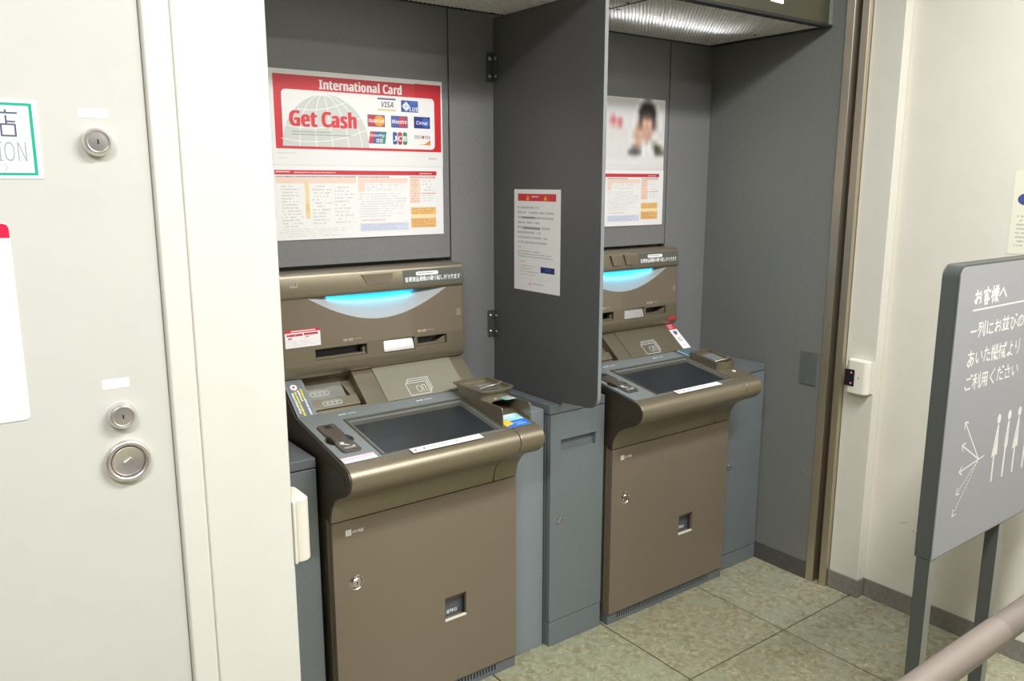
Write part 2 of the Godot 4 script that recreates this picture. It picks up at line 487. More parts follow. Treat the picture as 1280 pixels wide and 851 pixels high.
func materials() -> void:
	grain(mat("grey_paint", hexc("7a7b76"), 0.42), 0.05, 0.004, 0.06, 3)
	grain(mat("grey_panel", hexc("7f7f7d"), 0.45), 0.05, 0.004, 0.06, 4)
	grain(mat("cabinet_paint", hexc("727a7b"), 0.4), 0.05, 0.004, 0.05, 5)
	grain(mat("filler_lighter_grey", hexc("868e90"), 0.4), 0.05, 0.004, 0.05, 25)  # lighter than the other cabinets, on the middle filler only
	grain(mat("cabinet_edge", hexc("6a6f70"), 0.35), 0.05, 0.003, 0.05, 6)
	grain(mat("screen_laminate", hexc("565755"), 0.42), 0.02, 0.006, 0.1, 7)
	grain(mat("white_wall", hexc("dedcd1"), 0.55), 0.6, 0.0, 0.012, 8)
	grain(mat("door_paint", hexc("d0cfc5"), 0.35), 0.6, 0.0, 0.012, 9)
	grain(mat("cream_wall", hexc("e0dccd"), 0.5), 0.7, 0.0, 0.02, 10)
	grain(mat("column_wall", hexc("d8d5c7"), 0.5), 0.5, 0.0, 0.015, 11)
	grain(mat("baseboard", hexc("89847a"), 0.45), 0.1, 0.0, 0.12, 12)
	grain(mat("dark_baseboard", hexc("56544e"), 0.5), 0.1, 0.0, 0.12, 13)
	mat("ceiling_board", hexc("a3a29e"), 0.8)  # hall ceiling greyed so it bounces less light; also the canopy housing
	mat("hall_wall", hexc("5c5a56"), 0.7)  # unseen hall walls, darkened so they bounce less light into the alcove
	var st := mat("brushed_steel", hexc("cfc5b2"), 0.45, 1.0)
	st.anisotropy_enabled = true; st.anisotropy = 0.5
	mat("chrome", hexc("d4cfca"), 0.16, 1.0)
	mat("lock_chrome", hexc("e0dad6"), 0.34, 0.9)
	mat("satin_chrome", hexc("c9c4be"), 0.3, 1.0)
	mat("silver", hexc("b8b6b0"), 0.35, 1.0)
	grain(mat("bronze_paint", hexc("918770"), 0.38, 0.6), 0.012, 0.003, 0.1, 14)
	M.bronze_paint.clearcoat_enabled = true; M.bronze_paint.clearcoat = 0.35; M.bronze_paint.clearcoat_roughness = 0.16
	var gb := mat("bronze_gloss", hexc("827663"), 0.3, 0.25)
	gb.clearcoat_enabled = true; gb.clearcoat = 0.8; gb.clearcoat_roughness = 0.05
	grain(mat("bronze_door", hexc("8d806e"), 0.42, 0.3), 0.012, 0.003, 0.1, 15)
	mat("side_brown", hexc("3d3529"), 0.4)  # end panels, a much darker brown than the bronze shell
	mat("shutter_beige", hexc("8b8773"), 0.3, 0.1)
	mat("deck_blue", hexc("7e8482"), 0.32, 0.1)
	mat("bezel", hexc("5b584c"), 0.3, 0.3)
	mat("black_plastic", hexc("17181b"), 0.4)
	mat("handset_brown", hexc("4b433a"), 0.25)
	mat("screen_glass", hexc("23292d"), 0.3, 0.0, 0.5)
	mat("reflector", hexc("9b9f9c"), 0.4)
	var cy := mat("cyan_lamp", hexc("20c8f0"), 0.3)
	cy.emission_enabled = true; cy.emission = hexc("10bdf2"); cy.emission_energy_multiplier = 1.1
	mat("white_plastic", hexc("e2dfcf"), 0.35)
	mat("white_print", hexc("e9e9e6"), 0.5)
	mat("paper", hexc("ecebe6"), 0.55)
	grain(mat("louver_metal", hexc("e6e3de"), 0.4), 0.3, 0.0, 0.08, 17)
	M.louver_metal.backlight_enabled = true; M.louver_metal.backlight = Color(0.35, 0.35, 0.34)
	mat("fascia_paint", hexc("3d3c2a"), 0.4)
	mat("sign_side", hexc("474a47"), 0.4)
	mat("sign_leg_front", hexc("8d8f88"), 0.35, 0.4)
	grain(mat("rail_vinyl", hexc("6c635a"), 0.4), 0.4, 0.0, 0.1, 18)
	mat("rail_collar", hexc("72685f"), 0.35)
	var l := mat("lamp_glow", hexc("f0f0ea"), 0.5)
	l.emission_enabled = true; l.emission = hexc("fffaf0"); l.emission_energy_multiplier = 1.5
	var tube := mat("tube_glow", hexc("e8eef5"), 0.5)
	tube.emission_enabled = true; tube.emission = hexc("dfeaff"); tube.emission_energy_multiplier = 1.0
	var fl := mat("lit_letter", hexc("f4f6f0"), 0.5)
	fl.emission_enabled = true; fl.emission = hexc("f4fff0"); fl.emission_energy_multiplier = 0.8
	var led := mat("led_pink", hexc("c86a8a"), 0.3)
	led.emission_enabled = true; led.emission = hexc("d0608a"); led.emission_energy_multiplier = 0.5
	stone()


func stone() -> void:
	var f := FastNoiseLite.new()
	f.seed = 21; f.noise_type = FastNoiseLite.TYPE_SIMPLEX_SMOOTH; f.frequency = 0.009; f.fractal_octaves = 4
	var a := f.get_seamless_image(1024, 1024)
	f.seed = 22; f.frequency = 0.03; f.fractal_octaves = 3; f.domain_warp_enabled = true; f.domain_warp_amplitude = 40.0; f.domain_warp_frequency = 0.015
	var b := f.get_seamless_image(1024, 1024)
	a.convert(Image.FORMAT_RGB8); b.convert(Image.FORMAT_RGB8)
	var im := Image.create(1024, 1024, false, Image.FORMAT_RGB8)
	var c0 := hexc("837f66"); var c1 := hexc("aeaa8f"); var c2 := hexc("9a9c86")
	for y in 1024:
		for x in 1024:
			var p := a.get_pixel(x, y).r; var q := b.get_pixel(x, y).r
			im.set_pixel(x, y, c0.lerp(c1, clampf(q * 1.5 - 0.25, 0, 1)).lerp(c2, clampf(p * 2.0 - 0.7, 0, 0.8)))
	for i in 4200:   # pale chips and short curved flakes of the stone print
		var p := Vector2(rng.randf() * 1024, rng.randf() * 1024)
		var d := rng.randf() * TAU
		var bend := rng.randf_range(-0.22, 0.22)
		var len := int(rng.randf_range(4, 26) if rng.randf() < 0.55 else rng.randf_range(2, 6))
		var c := hexc("cbc7a4") if rng.randf() < 0.66 else hexc("6b674c")
		var al := rng.randf_range(0.2, 0.85)
		var wide := rng.randi_range(1, 3)
		for k in len:
			for ox in wide:
				for oy in wide:
					var xy := Vector2i(posmod(int(p.x) + ox, 1024), posmod(int(p.y) + oy, 1024))
					im.set_pixelv(xy, im.get_pixelv(xy).lerp(c, al * 0.62))
			p += Vector2.from_angle(d) * 1.3; d += bend
	var t := ImageTexture.create_from_image(im)
	for i in 3:
		var m := mat("stone_tile_%d" % i, [hexc("ffffff"), hexc("f6f4ee"), hexc("f8fbf4")][i], 0.42)
		m.albedo_texture = t
		m.uv1_triplanar = true; m.uv1_world_triplanar = true
		m.uv1_scale = Vector3.ONE / 1.1; m.uv1_offset = Vector3(0.31, 0.17, 0.53) * i
	mat("grout", hexc("4b453a"), 0.8)


# a recessed ceiling lamp with its light just below the diffuser
func lamp(x: float, z: float, energy: float, where: String) -> void:
	var at := Vector3(x, CH, z)
	var o := thing("ceiling_lamp", "white recessed strip lamp, " + where, "lamp", at, "ceiling strip lamps of the hall")
	var fr := MB.new()
	fr.box(x - 0.66, CH - 0.015, z - 0.17, x + 0.66, CH, z - 0.15); fr.box(x - 0.66, CH - 0.015, z + 0.15, x + 0.66, CH, z + 0.17)
	fr.box(x - 0.66, CH - 0.015, z - 0.15, x - 0.64, CH, z + 0.15); fr.box(x + 0.64, CH - 0.015, z - 0.15, x + 0.66, CH, z + 0.15)
	part("frame", fr, M.white_plastic, o, at)
	part("diffuser", MB.new().box(x - 0.64, CH - 0.009, z - 0.15, x + 0.64, CH, z + 0.15), M.lamp_glow, o, at)
	var l := AreaLight3D.new()
	l.name = "light"
	l.area_size = Vector2(1.24, 0.28); l.light_energy = energy; l.light_color = hexc("fbfbff"); l.shadow_enabled = true
	l.area_range = 12.0; l.area_attenuation = 2.0
	l.position = Vector3(0, -0.02, 0); l.rotation_degrees = Vector3(-90, 0, 0)
	o.add_child(l)


func room() -> void:
	# floor: slab with a tile of its own in every square
	var fl := struct("floor", MB.new().box(-2.7, -0.2, -0.12, 2.3, -0.006, 5.4), M.grout, "grey-green stone-look tiled floor with thin dark joints", "floor")
	var px := 0.525
	for i in range(-9, 2):
		for j in range(-2, 9):
			var x0 := 1.6225 + i * px; var z0 := 0.8225 + j * px
			var x1 := minf(x0 + px, 2.2); z0 = maxf(z0, -0.1)
			var z1 := minf(0.8225 + (j + 1) * px, 5.3)
			x0 = maxf(x0, -2.65)
			if x1 <= x0 or z1 <= z0: continue
			part("tile", MB.new().box(x0 + 0.0028, -0.01, z0 + 0.0028, x1 - 0.0028, 0.0, z1 - 0.0028, 0.0008), M["stone_tile_%d" % ((i * 5 + j * 3 + 60) % 3)], fl)
	struct("ceiling", MB.new().box(-2.7, CH, -0.12, 2.3, CH + 0.2, 5.4), M.ceiling_board, "plain grey ceiling of the hall", "ceiling")
	# back wall: dark carcass and the grey panels on it
	var wb := struct("wall_back", MB.new().box(-0.6, 0.0, -0.12, 2.2, CH, -0.045), M.grey_panel, "charcoal grey panelled back wall of the machine alcove", "wall")
	for q in [[-0.42, 1.404, 0.6755], [0.681, 0.0, 1.1285], [1.133, 1.404, 0.6755 + DX], [0.681 + DX, 0.0, 2.055]]:
		part("panel", MB.new().box(q[0], q[1], -0.045, q[2], 2.6, 0.0 if q[1] > 0.0 else -0.001, 0.002), M.grey_panel, wb)
	# right side of the alcove
	var wr := struct("wall_right", MB.new().box(2.049, 0.0, -0.03, 2.3, CH, 0.632, 0.001), M.grey_paint, "charcoal grey side wall on the right of the alcove", "wall")
	part("base_strip", MB.new().box(2.044, 0.0, -0.02, 2.049, 0.077, 0.632, 0.001), M.dark_baseboard, wr)
	part("screw", MB.new().lathe([Vector2(0.006, 0), Vector2(0.006, 0.002), Vector2(0.003, 0.004), Vector2(0, 0.004)], frame3(Vector3(2.049, 0.468, 0.584), Vector3(0, 0, 1), Vector3(0, 1, 0)), 14), M.satin_chrome, wr)
	# steel guide rails of the shutter
	var tr := struct("trim_1", MB.new().box(2.043, 0.0, 0.632, 2.2, CH, 0.667, 0.002), M.brushed_steel, "inner stainless steel shutter guide at the alcove edge", "trim")
	part("channel", MB.new().box(2.17, 0.0, 0.667, 2.2, CH, 0.692, 0.0), M.brushed_steel, tr)
	struct("trim_2", MB.new().box(2.049, 0.0, 0.692, 2.2, CH, 0.722, 0.002), M.brushed_steel, "outer stainless steel shutter guide beside the cream pillar", "trim")
	# pillar and right wall of the hall
	var col := struct("wall_pillar", MB.new().box(2.07, 0.0, 0.722, 2.3, CH, 0.852, 0.006), M.column_wall, "narrow cream pillar between steel guides and right wall", "wall")
	part("base_strip", MB.new().box(2.064, 0.0, 0.722, 2.12, 0.077, 0.858, 0.004), M.baseboard, col)
	struct("wall_hall_right", MB.new().box(2.115, 0.0, 0.852, 2.3, CH, 5.4), M.cream_wall, "cream right wall of the hall with scuff marks", "wall")
	struct("baseboard_right", MB.new().box(2.109, 0.0, 0.859, 2.115, 0.077, 5.3, 0.001), M.baseboard, "grey-brown vinyl baseboard along the cream right wall", "baseboard")
	# left wall with its door; its end is the left jamb of the alcove
	struct("wall_left", MB.new().box(-0.4557, 0.0, -0.03, -0.2765, CH, 0.843, 0.004), M.white_wall, "white wall end on the left of the alcove", "wall")
	struct("wall_over_door", MB.new().box(-2.7, 2.3, 0.66, -0.455, CH, 0.838), M.white_wall, "white wall above the left door", "wall")
	struct("wall_beside_door", MB.new().box(-2.7, 0.0, 0.66, -1.48, 2.3, 0.838), M.white_wall, "white wall on the far side of the left door", "wall")
	struct("trim_3", MB.new().box(-0.508, 0.0, 0.74, -0.4562, 2.3, 0.846, 0.006), M.white_wall, "white steel door frame upright between door and wall", "trim")
	# rest of the hall, out of view
	struct("wall_front", MB.new().box(-2.7, 0.0, 5.2, 2.3, CH, 5.4), M.hall_wall, "plain dark grey wall at the far end of the hall", "wall")
	struct("wall_hall_left", MB.new().box(-2.9, 0.0, -0.12, -2.62, CH, 5.4), M.hall_wall, "plain dark grey wall closing the hall on the left", "wall")
	struct("wall_behind", MB.new().box(-2.7, 0.0, -0.12, -0.45, CH, -0.05), M.hall_wall, "plain wall behind the left door", "wall")


func canopy() -> void:
	var at := Vector3(0.88, 2.246, 0.0)
	var o := thing("canopy", "grey lamp canopy with louvred underside over the machines", "canopy", at)
	var x0 := -0.272; var x1 := 2.043
	# fascia and dark frame round the louvres
	part("fascia", MB.new().box(x0, 2.2555, 0.557, x1 - 0.02, CH - 0.002, 0.575, 0.002), M.fascia_paint, o, at)
	var fr := MB.new()
	fr.box(x0, 2.246, 0.545, x1, 2.2555, 0.578, 0.001)
	fr.box(x0, 2.246, 0.0, x1, 2.262, 0.012, 0.001)
	fr.box(x1 - 0.035, 2.246, 0.012, x1, 2.262, 0.545, 0.001)
	fr.box(x0, 2.246, 0.012, x0 + 0.02, 2.262, 0.545, 0.001)
	part("frame", fr, M.black_plastic, o, at)
	part("end_cap", MB.new().box(x1 - 0.02, 2.2555, 0.557, x1 + 0.006, CH - 0.002, 0.572, 0.001), M.grey_paint, o, at)
	part("housing", MB.new().box(x0, 2.40, 0.001, x1, 2.41, 0.556, 0.0), M.ceiling_board, o, at)
	# louvre sheets: thin blades crossing at 45 degrees
	var xs := [x0 + 0.02, 1.1325, x1 - 0.035]
	for s in 2:
		var b := MB.new()
		var xa: float = xs[s] + 0.003; var xb: float = xs[s + 1] - 0.003
		var za := 0.014; var zb := 0.543
		for dir in [1.0, -1.0]:
			var c: float = (xa - zb * dir) if dir > 0 else (xa + za)
			var cend: float = (xb - za) if dir > 0 else (xb + zb)
			while c < cend:
				# line x = c + dir * z
				var z_a: float = za; var z_b: float = zb
				if dir > 0:
					z_a = maxf(za, xa - c); z_b = minf(zb, xb - c)
				else:
					z_a = maxf(za, c - xb); z_b = minf(zb, c - xa)
				if z_b > z_a + 0.002:
					var p := Vector3(c + dir * z_a, 2.2475, z_a); var q := Vector3(c + dir * z_b, 2.2475, z_b)
					var side := (q - p).cross(Vector3.UP).normalized() * 0.0009
					var up := Vector3(0, 0.013, 0)
					var n := side.normalized()
					b.quad(p + side, q + side, q + side + up, p + side + up, n)
					b.quad(p - side, q - side, q - side + up, p - side + up, -n)
					b.quad(p - side, q - side, q + side, p + side, Vector3.DOWN)
				c += 0.0175
		var lv := part("louvre", b, M.louver_metal, o, at)
		lv.set_meta("kind", "stuff")
	part("joint_strip", MB.new().box(1.1305, 2.246, 0.012, 1.1345, 2.26, 0.545, 0.0), M.black_plastic, o, at)
	for q in [[1.112, 0.33], [1.112, 0.42], [1.157, 0.33], [2.0, 0.02], [1.94, 0.3], [0.85, 0.02]]:
		part("screw", MB.new().lathe([Vector2(0.006, 0), Vector2(0.006, 0.002), Vector2(0, 0.003)], frame3(Vector3(q[0], 2.247, q[1]), Vector3(1, 0, 0), Vector3(0, 0, 1)), 12), M.black_plastic, o, at)
	for s in 2:
		var xa: float = [0.02, 1.16][s]; var xb: float = [0.62, 1.78][s]
		var tb := MB.new().tube([Vector3(xa, 2.372, 0.30), Vector3(xb, 2.372, 0.30)], 0.013)
		part("lamp_tube", tb, M.tube_glow, o, at, "white fluorescent tube behind the louvres")
		var l := AreaLight3D.new()
		l.name = "tube_light"
		l.area_size = Vector2(xb - xa, 0.026); l.light_energy = TUBE; l.light_color = hexc("eef4ff"); l.shadow_enabled = true
		l.area_range = 8.0; l.area_attenuation = 2.0
		l.position = Vector3((xa + xb) * 0.5, 2.357, 0.30) - at; l.rotation_degrees = Vector3(-90, 0, 0)
		o.add_child(l)
	# the foot of the lit lettering that reaches into the picture
	var lt := MB.new()
	for q in [[1.660, 1.664], [1.670, 1.674], [1.682, 1.690], [1.696, 1.704], [1.712, 1.731]]:
		lt.box(q[0], 2.294, 0.575, q[1], 2.36, 0.578, 0.0005)
	lt.box(1.682, 2.294, 0.575, 1.731, 2.301, 0.578, 0.0005)
	lt.box(1.655, 2.36, 0.575, 1.735, 2.368, 0.578, 0.0005)
	part("lettering", lt, M.lit_letter, o, at, "lit white lettering on the canopy front")


func cabinets() -> void:
	# filler units: x0, x1, front, has base strip
	var units := [[-0.272, -0.02, 0.366, "blue-grey filler cabinet left of the first machine, beside the white wall"], [0.683, 0.8255, 0.354, "blue-grey filler cabinet between first machine and slotted cabinet"], [1.786, 2.0425, 0.37, "blue-grey filler cabinet right of the second machine, in the corner"]]
	for i in 3:
		var u: Array = units[i]
		var at := Vector3((u[0] + u[1]) * 0.5, 0, u[2] * 0.5)
		var o := thing("filler_cabinet", u[3], "cabinet", at)
		if i == 1:
			part("body", MB.new().prism(rr(u[0], 0.0, u[1], u[2], 0.004), -0.896, 0.0, frame3(Vector3.ZERO, Vector3(1, 0, 0), Vector3(0, 0, 1)), 0.003), M.filler_lighter_grey, o, at)
		else:
			part("base", MB.new().box(u[0], 0.0, 0.001, u[1], 0.067, u[2], 0.001), M.cabinet_paint, o, at)
			part("door", MB.new().box(u[0], 0.070, 0.001, u[1], 0.866, u[2], 0.002), M.cabinet_paint, o, at)
			part("top", MB.new().box(u[0], 0.870, 0.001, u[1], 0.898, u[2] + 0.001, 0.002), M.cabinet_edge, o, at)
		if i == 2:
			part("lock", MB.new().lathe([Vector2(0.011, 0), Vector2(0.011, 0.004), Vector2(0.007, 0.007), Vector2(0, 0.007)], Transform3D(Basis(), Vector3(1.829, 0.475, u[2])), 18), M.chrome, o, at)
	# cabinet with the slot, under the privacy panel
	var at := Vector3(0.957, 0, 0.19)
	var o := thing("slotted_cabinet", "narrow blue-grey cabinet with recessed slot between the two machines", "cabinet", at)
	part("body", MB.new().box(0.829, 0.0, 0.001, 1.086, 0.878, 0.355, 0.001), M.cabinet_edge, o, at)
	part("base", MB.new().box(0.8335, 0.0, 0.355, 1.0855, 0.0945, 0.381, 0.0015), M.cabinet_paint, o, at)
	part("reveal", MB.new().box(0.836, 0.0955, 0.355, 1.083, 0.877, 0.357, 0.0), M.cabinet_paint, o, at)
	var d := part("door", MB.new().holed(Rect2(0.8335, 0.098, 0.252, 0.7795), [[Rect2(0.88, 0.7355, 0.1645, 0.0455)]], 0.02, Transform3D(Basis(), Vector3(0, 0, 0.381))), M.cabinet_paint, o, at)
	part("slot_back", MB.new().box(0.876, 0.73, 0.3605, 1.05, 0.786, 0.3645, 0.0), M.cabinet_edge, d, Vector3.ZERO)
	part("lock", MB.new().lathe([Vector2(0.0115, 0), Vector2(0.0115, 0.004), Vector2(0.008, 0.006), Vector2(0, 0.006)], Transform3D(Basis(), Vector3(0.876, 0.483, 0.381)), 20), M.chrome, d, Vector3.ZERO)
	part("top", MB.new().box(0.8275, 0.8805, 0.001, 1.0865, 0.9125, 0.382, 0.0015), M.cabinet_edge, o, at)


func screen_panel() -> void:
	var at := Vector3(0.874, 0.93, 0.29)
	var o := thing("privacy_panel", "dark grey privacy panel standing between the two machines", "panel", at)
	var p := PackedVector2Array([Vector2(-0.001, 0.9128), Vector2(-0.001, 2.2355), Vector2(0.577, 2.2355)])
	var c := PackedVector2Array()
	for i in 11:
		c.append(Vector2(0.532, 0.978) + Vector2.from_angle(-PI / 2 * i / 10.0) * 0.045)
	p.append_array(c)
	p.append(Vector2(0.40, 0.922)); p.append(Vector2(0.385, 0.9128))
	var T := Transform3D(Basis(Vector3(0, 0, 1), Vector3(0, 1, 0), Vector3(1, 0, 0)), Vector3(0.867, 0, 0))
	part("board", MB.new().prism(p, 0.0, 0.0145, T, 0.0006), M.screen_laminate, o, at)
	# pale edge band
	var e := PackedVector2Array([Vector2(0.577, 2.2355), Vector2(0.5778, 2.2355)])
	for i in 11:
		e.append(Vector2(0.532, 0.978) + Vector2.from_angle(-PI / 2 * i / 10.0) * 0.0458)
	c.reverse()
	e.append_array(c)
	part("edge_band", MB.new().prism(e, 0.0003, 0.0142, T, 0.0), M.grey_edge if M.has("grey_edge") else mat("grey_edge", hexc("84898a"), 0.4), o, at, "lighter grey edge band")
	for y in [2.018, 1.096]:
		var b := MB.new()
		b.box(0.864, y, 0.0, 0.867, y + 0.1, 0.03, 0.001); b.box(0.836, y, 0.0, 0.867, y + 0.1, 0.003, 0.001)
		var br := part("bracket", b, M.sign_side, o, at)
		for k in [0.02, 0.08]:
			part("bolt", MB.new().lathe([Vector2(0.0075, 0), Vector2(0.0075, 0.0015), Vector2(0.004, 0.005), Vector2(0, 0.0055)], Transform3D(Basis(), Vector3(0.851, y + k, 0.003)), 14), M.silver, br, Vector3.ZERO)
			part("bolt", MB.new().lathe([Vector2(0.0065, 0), Vector2(0.0065, 0.0015), Vector2(0.004, 0.004), Vector2(0, 0.0045)], frame3(Vector3(0.864, y + k, 0.017), Vector3(0, 0, -1), Vector3(0, -1, 0)).rotated_local(Vector3(1, 0, 0), 0.0), 14), M.silver, br, Vector3.ZERO)


# printed lines of width w lying on the plane of T, lifted by `lift`; lines: arrays of Vector2 in the frame of T
func ink(called: String, lines: Array, w: float, T: Transform3D, lift: float, m: Material, parent: Node) -> void:
	var b := MB.new()
	var n := T.basis.z.normalized()
	for l in lines:
		for i in l.size() - 1:
			var a: Vector2 = l[i]; var c: Vector2 = l[i + 1]
			var d := (c - a).normalized() * w * 0.5
			var o := Vector2(-d.y, d.x)
			a -= d; c += d
			var q := [a + o, c + o, c - o, a - o]
			b.quad(T * Vector3(q[0].x, q[0].y, lift), T * Vector3(q[1].x, q[1].y, lift), T * Vector3(q[2].x, q[2].y, lift), T * Vector3(q[3].x, q[3].y, lift), n)
	part(called, b, m, parent)


func ring(cx: float, cy: float, rx: float, ry: float) -> Array:
	var p := []
	for i in 25: p.append(Vector2(cx + rx * cos(TAU * i / 24), cy + ry * sin(TAU * i / 24)))
	return p


# ------------------------------------------------------------------ a cash machine
func machine(x: float, kind: int) -> void:
	var at := Vector3(x, 0, 0)
	var o := thing("cash_machine", ["bronze cash machine below the red international card poster", "bronze cash machine behind the grey privacy panel, nearer the steel guides"][kind], "cash machine", at, "bronze cash machines of the alcove")
	var I := Transform3D()
	var X := Transform3D(Basis(Vector3(0, 0, 1), Vector3(0, 1, 0), Vector3(1, 0, 0)), Vector3.ZERO)   # (z, y) profile swept along x
	# ---- lower cabinet
	part("body", MB.new().box(0.0, 0.044, 0.002, W, 0.712, 0.3765, 0.001), M.bronze_paint, o)
	var slots := []
	for i in 44:
		slots.append([Rect2(0.052 + i * 0.0122, 0.014, 0.0062, 0.022)])
	var pl := part("plinth", MB.new().holed(Rect2(0.002, 0.0, W - 0.004, 0.0425), slots, 0.012, Transform3D(Basis(), Vector3(0, 0, 0.398))).box(0.002, 0.0, 0.05, W - 0.002, 0.0425, 0.386, 0.0), M.cabinet_edge, o)
	var T := Transform3D(Basis(), Vector3(0, 0, 0.405))
	var hx := 0.379; var hy := 0.268
	var dr := part("door", MB.new().holed(Rect2(0.0025, 0.0455, W - 0.005, 0.6565), [[Rect2(hx, hy, 0.082, 0.083)], [Rect2(0.045, 0.474, 0.056, 0.056), ell(0.073, 0.502, 0.023, 0.023, 28)]], 0.0285, T), M.bronze_door, o)
	# hand-hold with its sloped roof, grey back, lettering and silver sill
	var pk := part("pocket", MB.new().box(hx - 0.002, hy - 0.002, 0.375, hx + 0.084, hy + 0.085, 0.379, 0.0).box(hx - 0.002, hy - 0.002, 0.379, hx, hy + 0.085, 0.393, 0.0).box(hx + 0.082, hy - 0.002, 0.379, hx + 0.084, hy + 0.085, 0.393, 0.0), mat("pocket_grey", hexc("62646a"), 0.35, 0.3), dr, Vector3.ZERO, "grey recessed pocket")
	part("roof", MB.new().prism(PackedVector2Array([Vector2(0.379, hy + 0.056), Vector2(0.4045, hy + 0.083), Vector2(0.379, hy + 0.085)]), hx, hx + 0.082, X, 0.0), M.bronze_door, dr)
	part("sill", MB.new().box(hx, hy, 0.397, hx + 0.082, hy + 0.0055, 0.4065, 0.0008), M.white_plastic, dr, Vector3.ZERO, "pale sill of the pocket")
	var pr := Print.new(60, 24, 6, hexc("62646a"))
	pr.kanji("返却口", 3, 3, 18, 17, 2.4, hexc("e8e8e8"))
	if not M.has("pocket_print"): printed("pocket_print", pr.tex(), 0.4)
	part("lettering", MB.new().sheet(hx + 0.018, hy + 0.008, hx + 0.064, hy + 0.026, 0.0006, Transform3D(Basis(), Vector3(0, 0, 0.379))), M.pocket_print, dr)
	# lock
	var lk := part("lock", MB.new().lathe([Vector2(0.0235, -0.012), Vector2(0.0235, 0.0005), Vector2(0.0215, 0.0015), Vector2(0.0195, 0.0), Vector2(0.0175, -0.004), Vector2(0.0145, -0.004), Vector2(0.0145, 0.003), Vector2(0.012, 0.0055), Vector2(0.0, 0.0055)], Transform3D(Basis(), Vector3(0.073, 0.502, 0.405)), 32), M.chrome, dr)
	part("key_slot", MB.new().box(0.0715, 0.497, 0.4105, 0.0745, 0.507, 0.411, 0.0002), M.black_plastic, lk)
	# maker's mark: a square with letters
	var lg := MB.new().box(0.0445, 0.655, 0.405, 0.0625, 0.673, 0.4056, 0.0002)
	part("emblem", lg, M.white_print, dr, Vector3.ZERO, "white square emblem")
	var em := MB.new()
	for k in 3: em.box(0.0475, 0.6575 + k * 0.0045, 0.4056, 0.0595, 0.6585 + k * 0.0045, 0.4058, 0.0001)
	part("emblem_line", em, mat("emblem_grey", hexc("8a8272"), 0.5), dr)
	letters("lettering", "ATMJ", Rect2(0.0655, 0.6575, 0.034, 0.0115), 0.4055, M.white_print, dr, 0.003)

	# ---- console: nose, deck and slanted front
	var nose := PackedVector2Array([Vector2(0.02, 0.715), Vector2(0.396, 0.715), Vector2(0.405, 0.7055), Vector2(0.4075, 0.718), Vector2(0.412, 0.738), Vector2(0.420, 0.757), Vector2(0.431, 0.773), Vector2(0.446, 0.788), Vector2(0.466, 0.800), Vector2(0.492, 0.811), Vector2(0.516, 0.8215),
		Vector2(0.533, 0.832), Vector2(0.546, 0.845), Vector2(0.553, 0.859), Vector2(0.5555, 0.872), Vector2(0.5535, 0.884), Vector2(0.547, 0.895), Vector2(0.537, 0.903), Vector2(0.525, 0.9085), Vector2(0.5085, 0.9115), Vector2(0.506, 0.895), Vector2(0.20, 0.944), Vector2(0.165, 0.925), Vector2(0.03, 1.02), Vector2(0.02, 1.02)])
	part("console", MB.new().prism(nose, 0.0, 0.5725, X, 0.003, 30.0), M.bronze_paint, o)
	part("console_end", MB.new().prism(nose, 0.5737, W, X, 0.003, 30.0), M.bronze_paint, o)
	var outline := nose.slice(0, nose.size() - 5)
	outline.append_array([Vector2(0.19, 0.9695), Vector2(0.07, 1.0655), Vector2(0.02, 1.0655)])
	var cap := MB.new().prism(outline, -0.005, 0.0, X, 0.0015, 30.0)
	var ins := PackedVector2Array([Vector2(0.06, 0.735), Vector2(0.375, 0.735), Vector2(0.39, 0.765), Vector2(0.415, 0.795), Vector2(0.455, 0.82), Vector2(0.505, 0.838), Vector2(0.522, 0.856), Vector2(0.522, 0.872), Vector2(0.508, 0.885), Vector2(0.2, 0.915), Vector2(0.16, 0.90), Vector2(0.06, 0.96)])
	var ec := part("end_panel", cap, M.side_brown, o, Vector3.ZERO, "dark brown end panel")
	part("inset", MB.new().prism(ins, -0.0065, -0.005, X, 0.0007, 30.0), M.side_brown, ec)
	# frames lying on the deck and on the slant: u along x, v down the slope, w out of it
	var nd := Vector3(0, -0.054, 0.31).normalized()
	var D := Transform3D(Basis(Vector3(1, 0, 0), nd, -Vector3(1, 0, 0).cross(nd)), Vector3(0, 0.9695, 0.19))
	D.basis.z = Vector3(0, 0.31, 0.054).normalized()
	var ns := Vector3(0, -0.096, 0.12).normalized()
	var S := Transform3D(Basis(Vector3(1, 0, 0), ns, Vector3(0, 0.12, 0.096).normalized()), Vector3(0, 1.0655, 0.07))
	var hole := [Rect2(0.005, 0.135, 0.093, 0.095), ell(0.053, 0.182, 0.043, 0.036, 30)]
	part("deck", MB.new().holed(Rect2(0.003, 0.0, 0.5445, 0.3235), [[Rect2(0.132, 0.088, 0.40, 0.228)], hole], 0.014, D), M.deck_blue, o)
	part("deck_end", MB.new().holed(Rect2(0.549, 0.0, 0.0235, 0.3235), [], 0.014, D), M.bronze_paint, o)
	part("deck_end", MB.new().holed(Rect2(0.5738, 0.0, W - 0.5766, 0.3235), [], 0.014, D), M.bronze_paint, o)
	part("finger_scoop", MB.new().box(0.006, 0.136, -0.0145, 0.098, 0.23, -0.0135, 0.0, D), M.handset_brown, o)
	# screen with its sloped bezel
	var bz := MB.new()
	var ou := Rect2(0.119, 0.067, 0.426, 0.2535); var mi := Rect2(0.1265, 0.0745, 0.411, 0.243); var inn := Rect2(0.1375, 0.0985, 0.387, 0.2165)
	var lv := [[ou, 0.0005], [ou.grow(-0.0015), 0.003], [mi, 0.003], [inn, -0.009]]
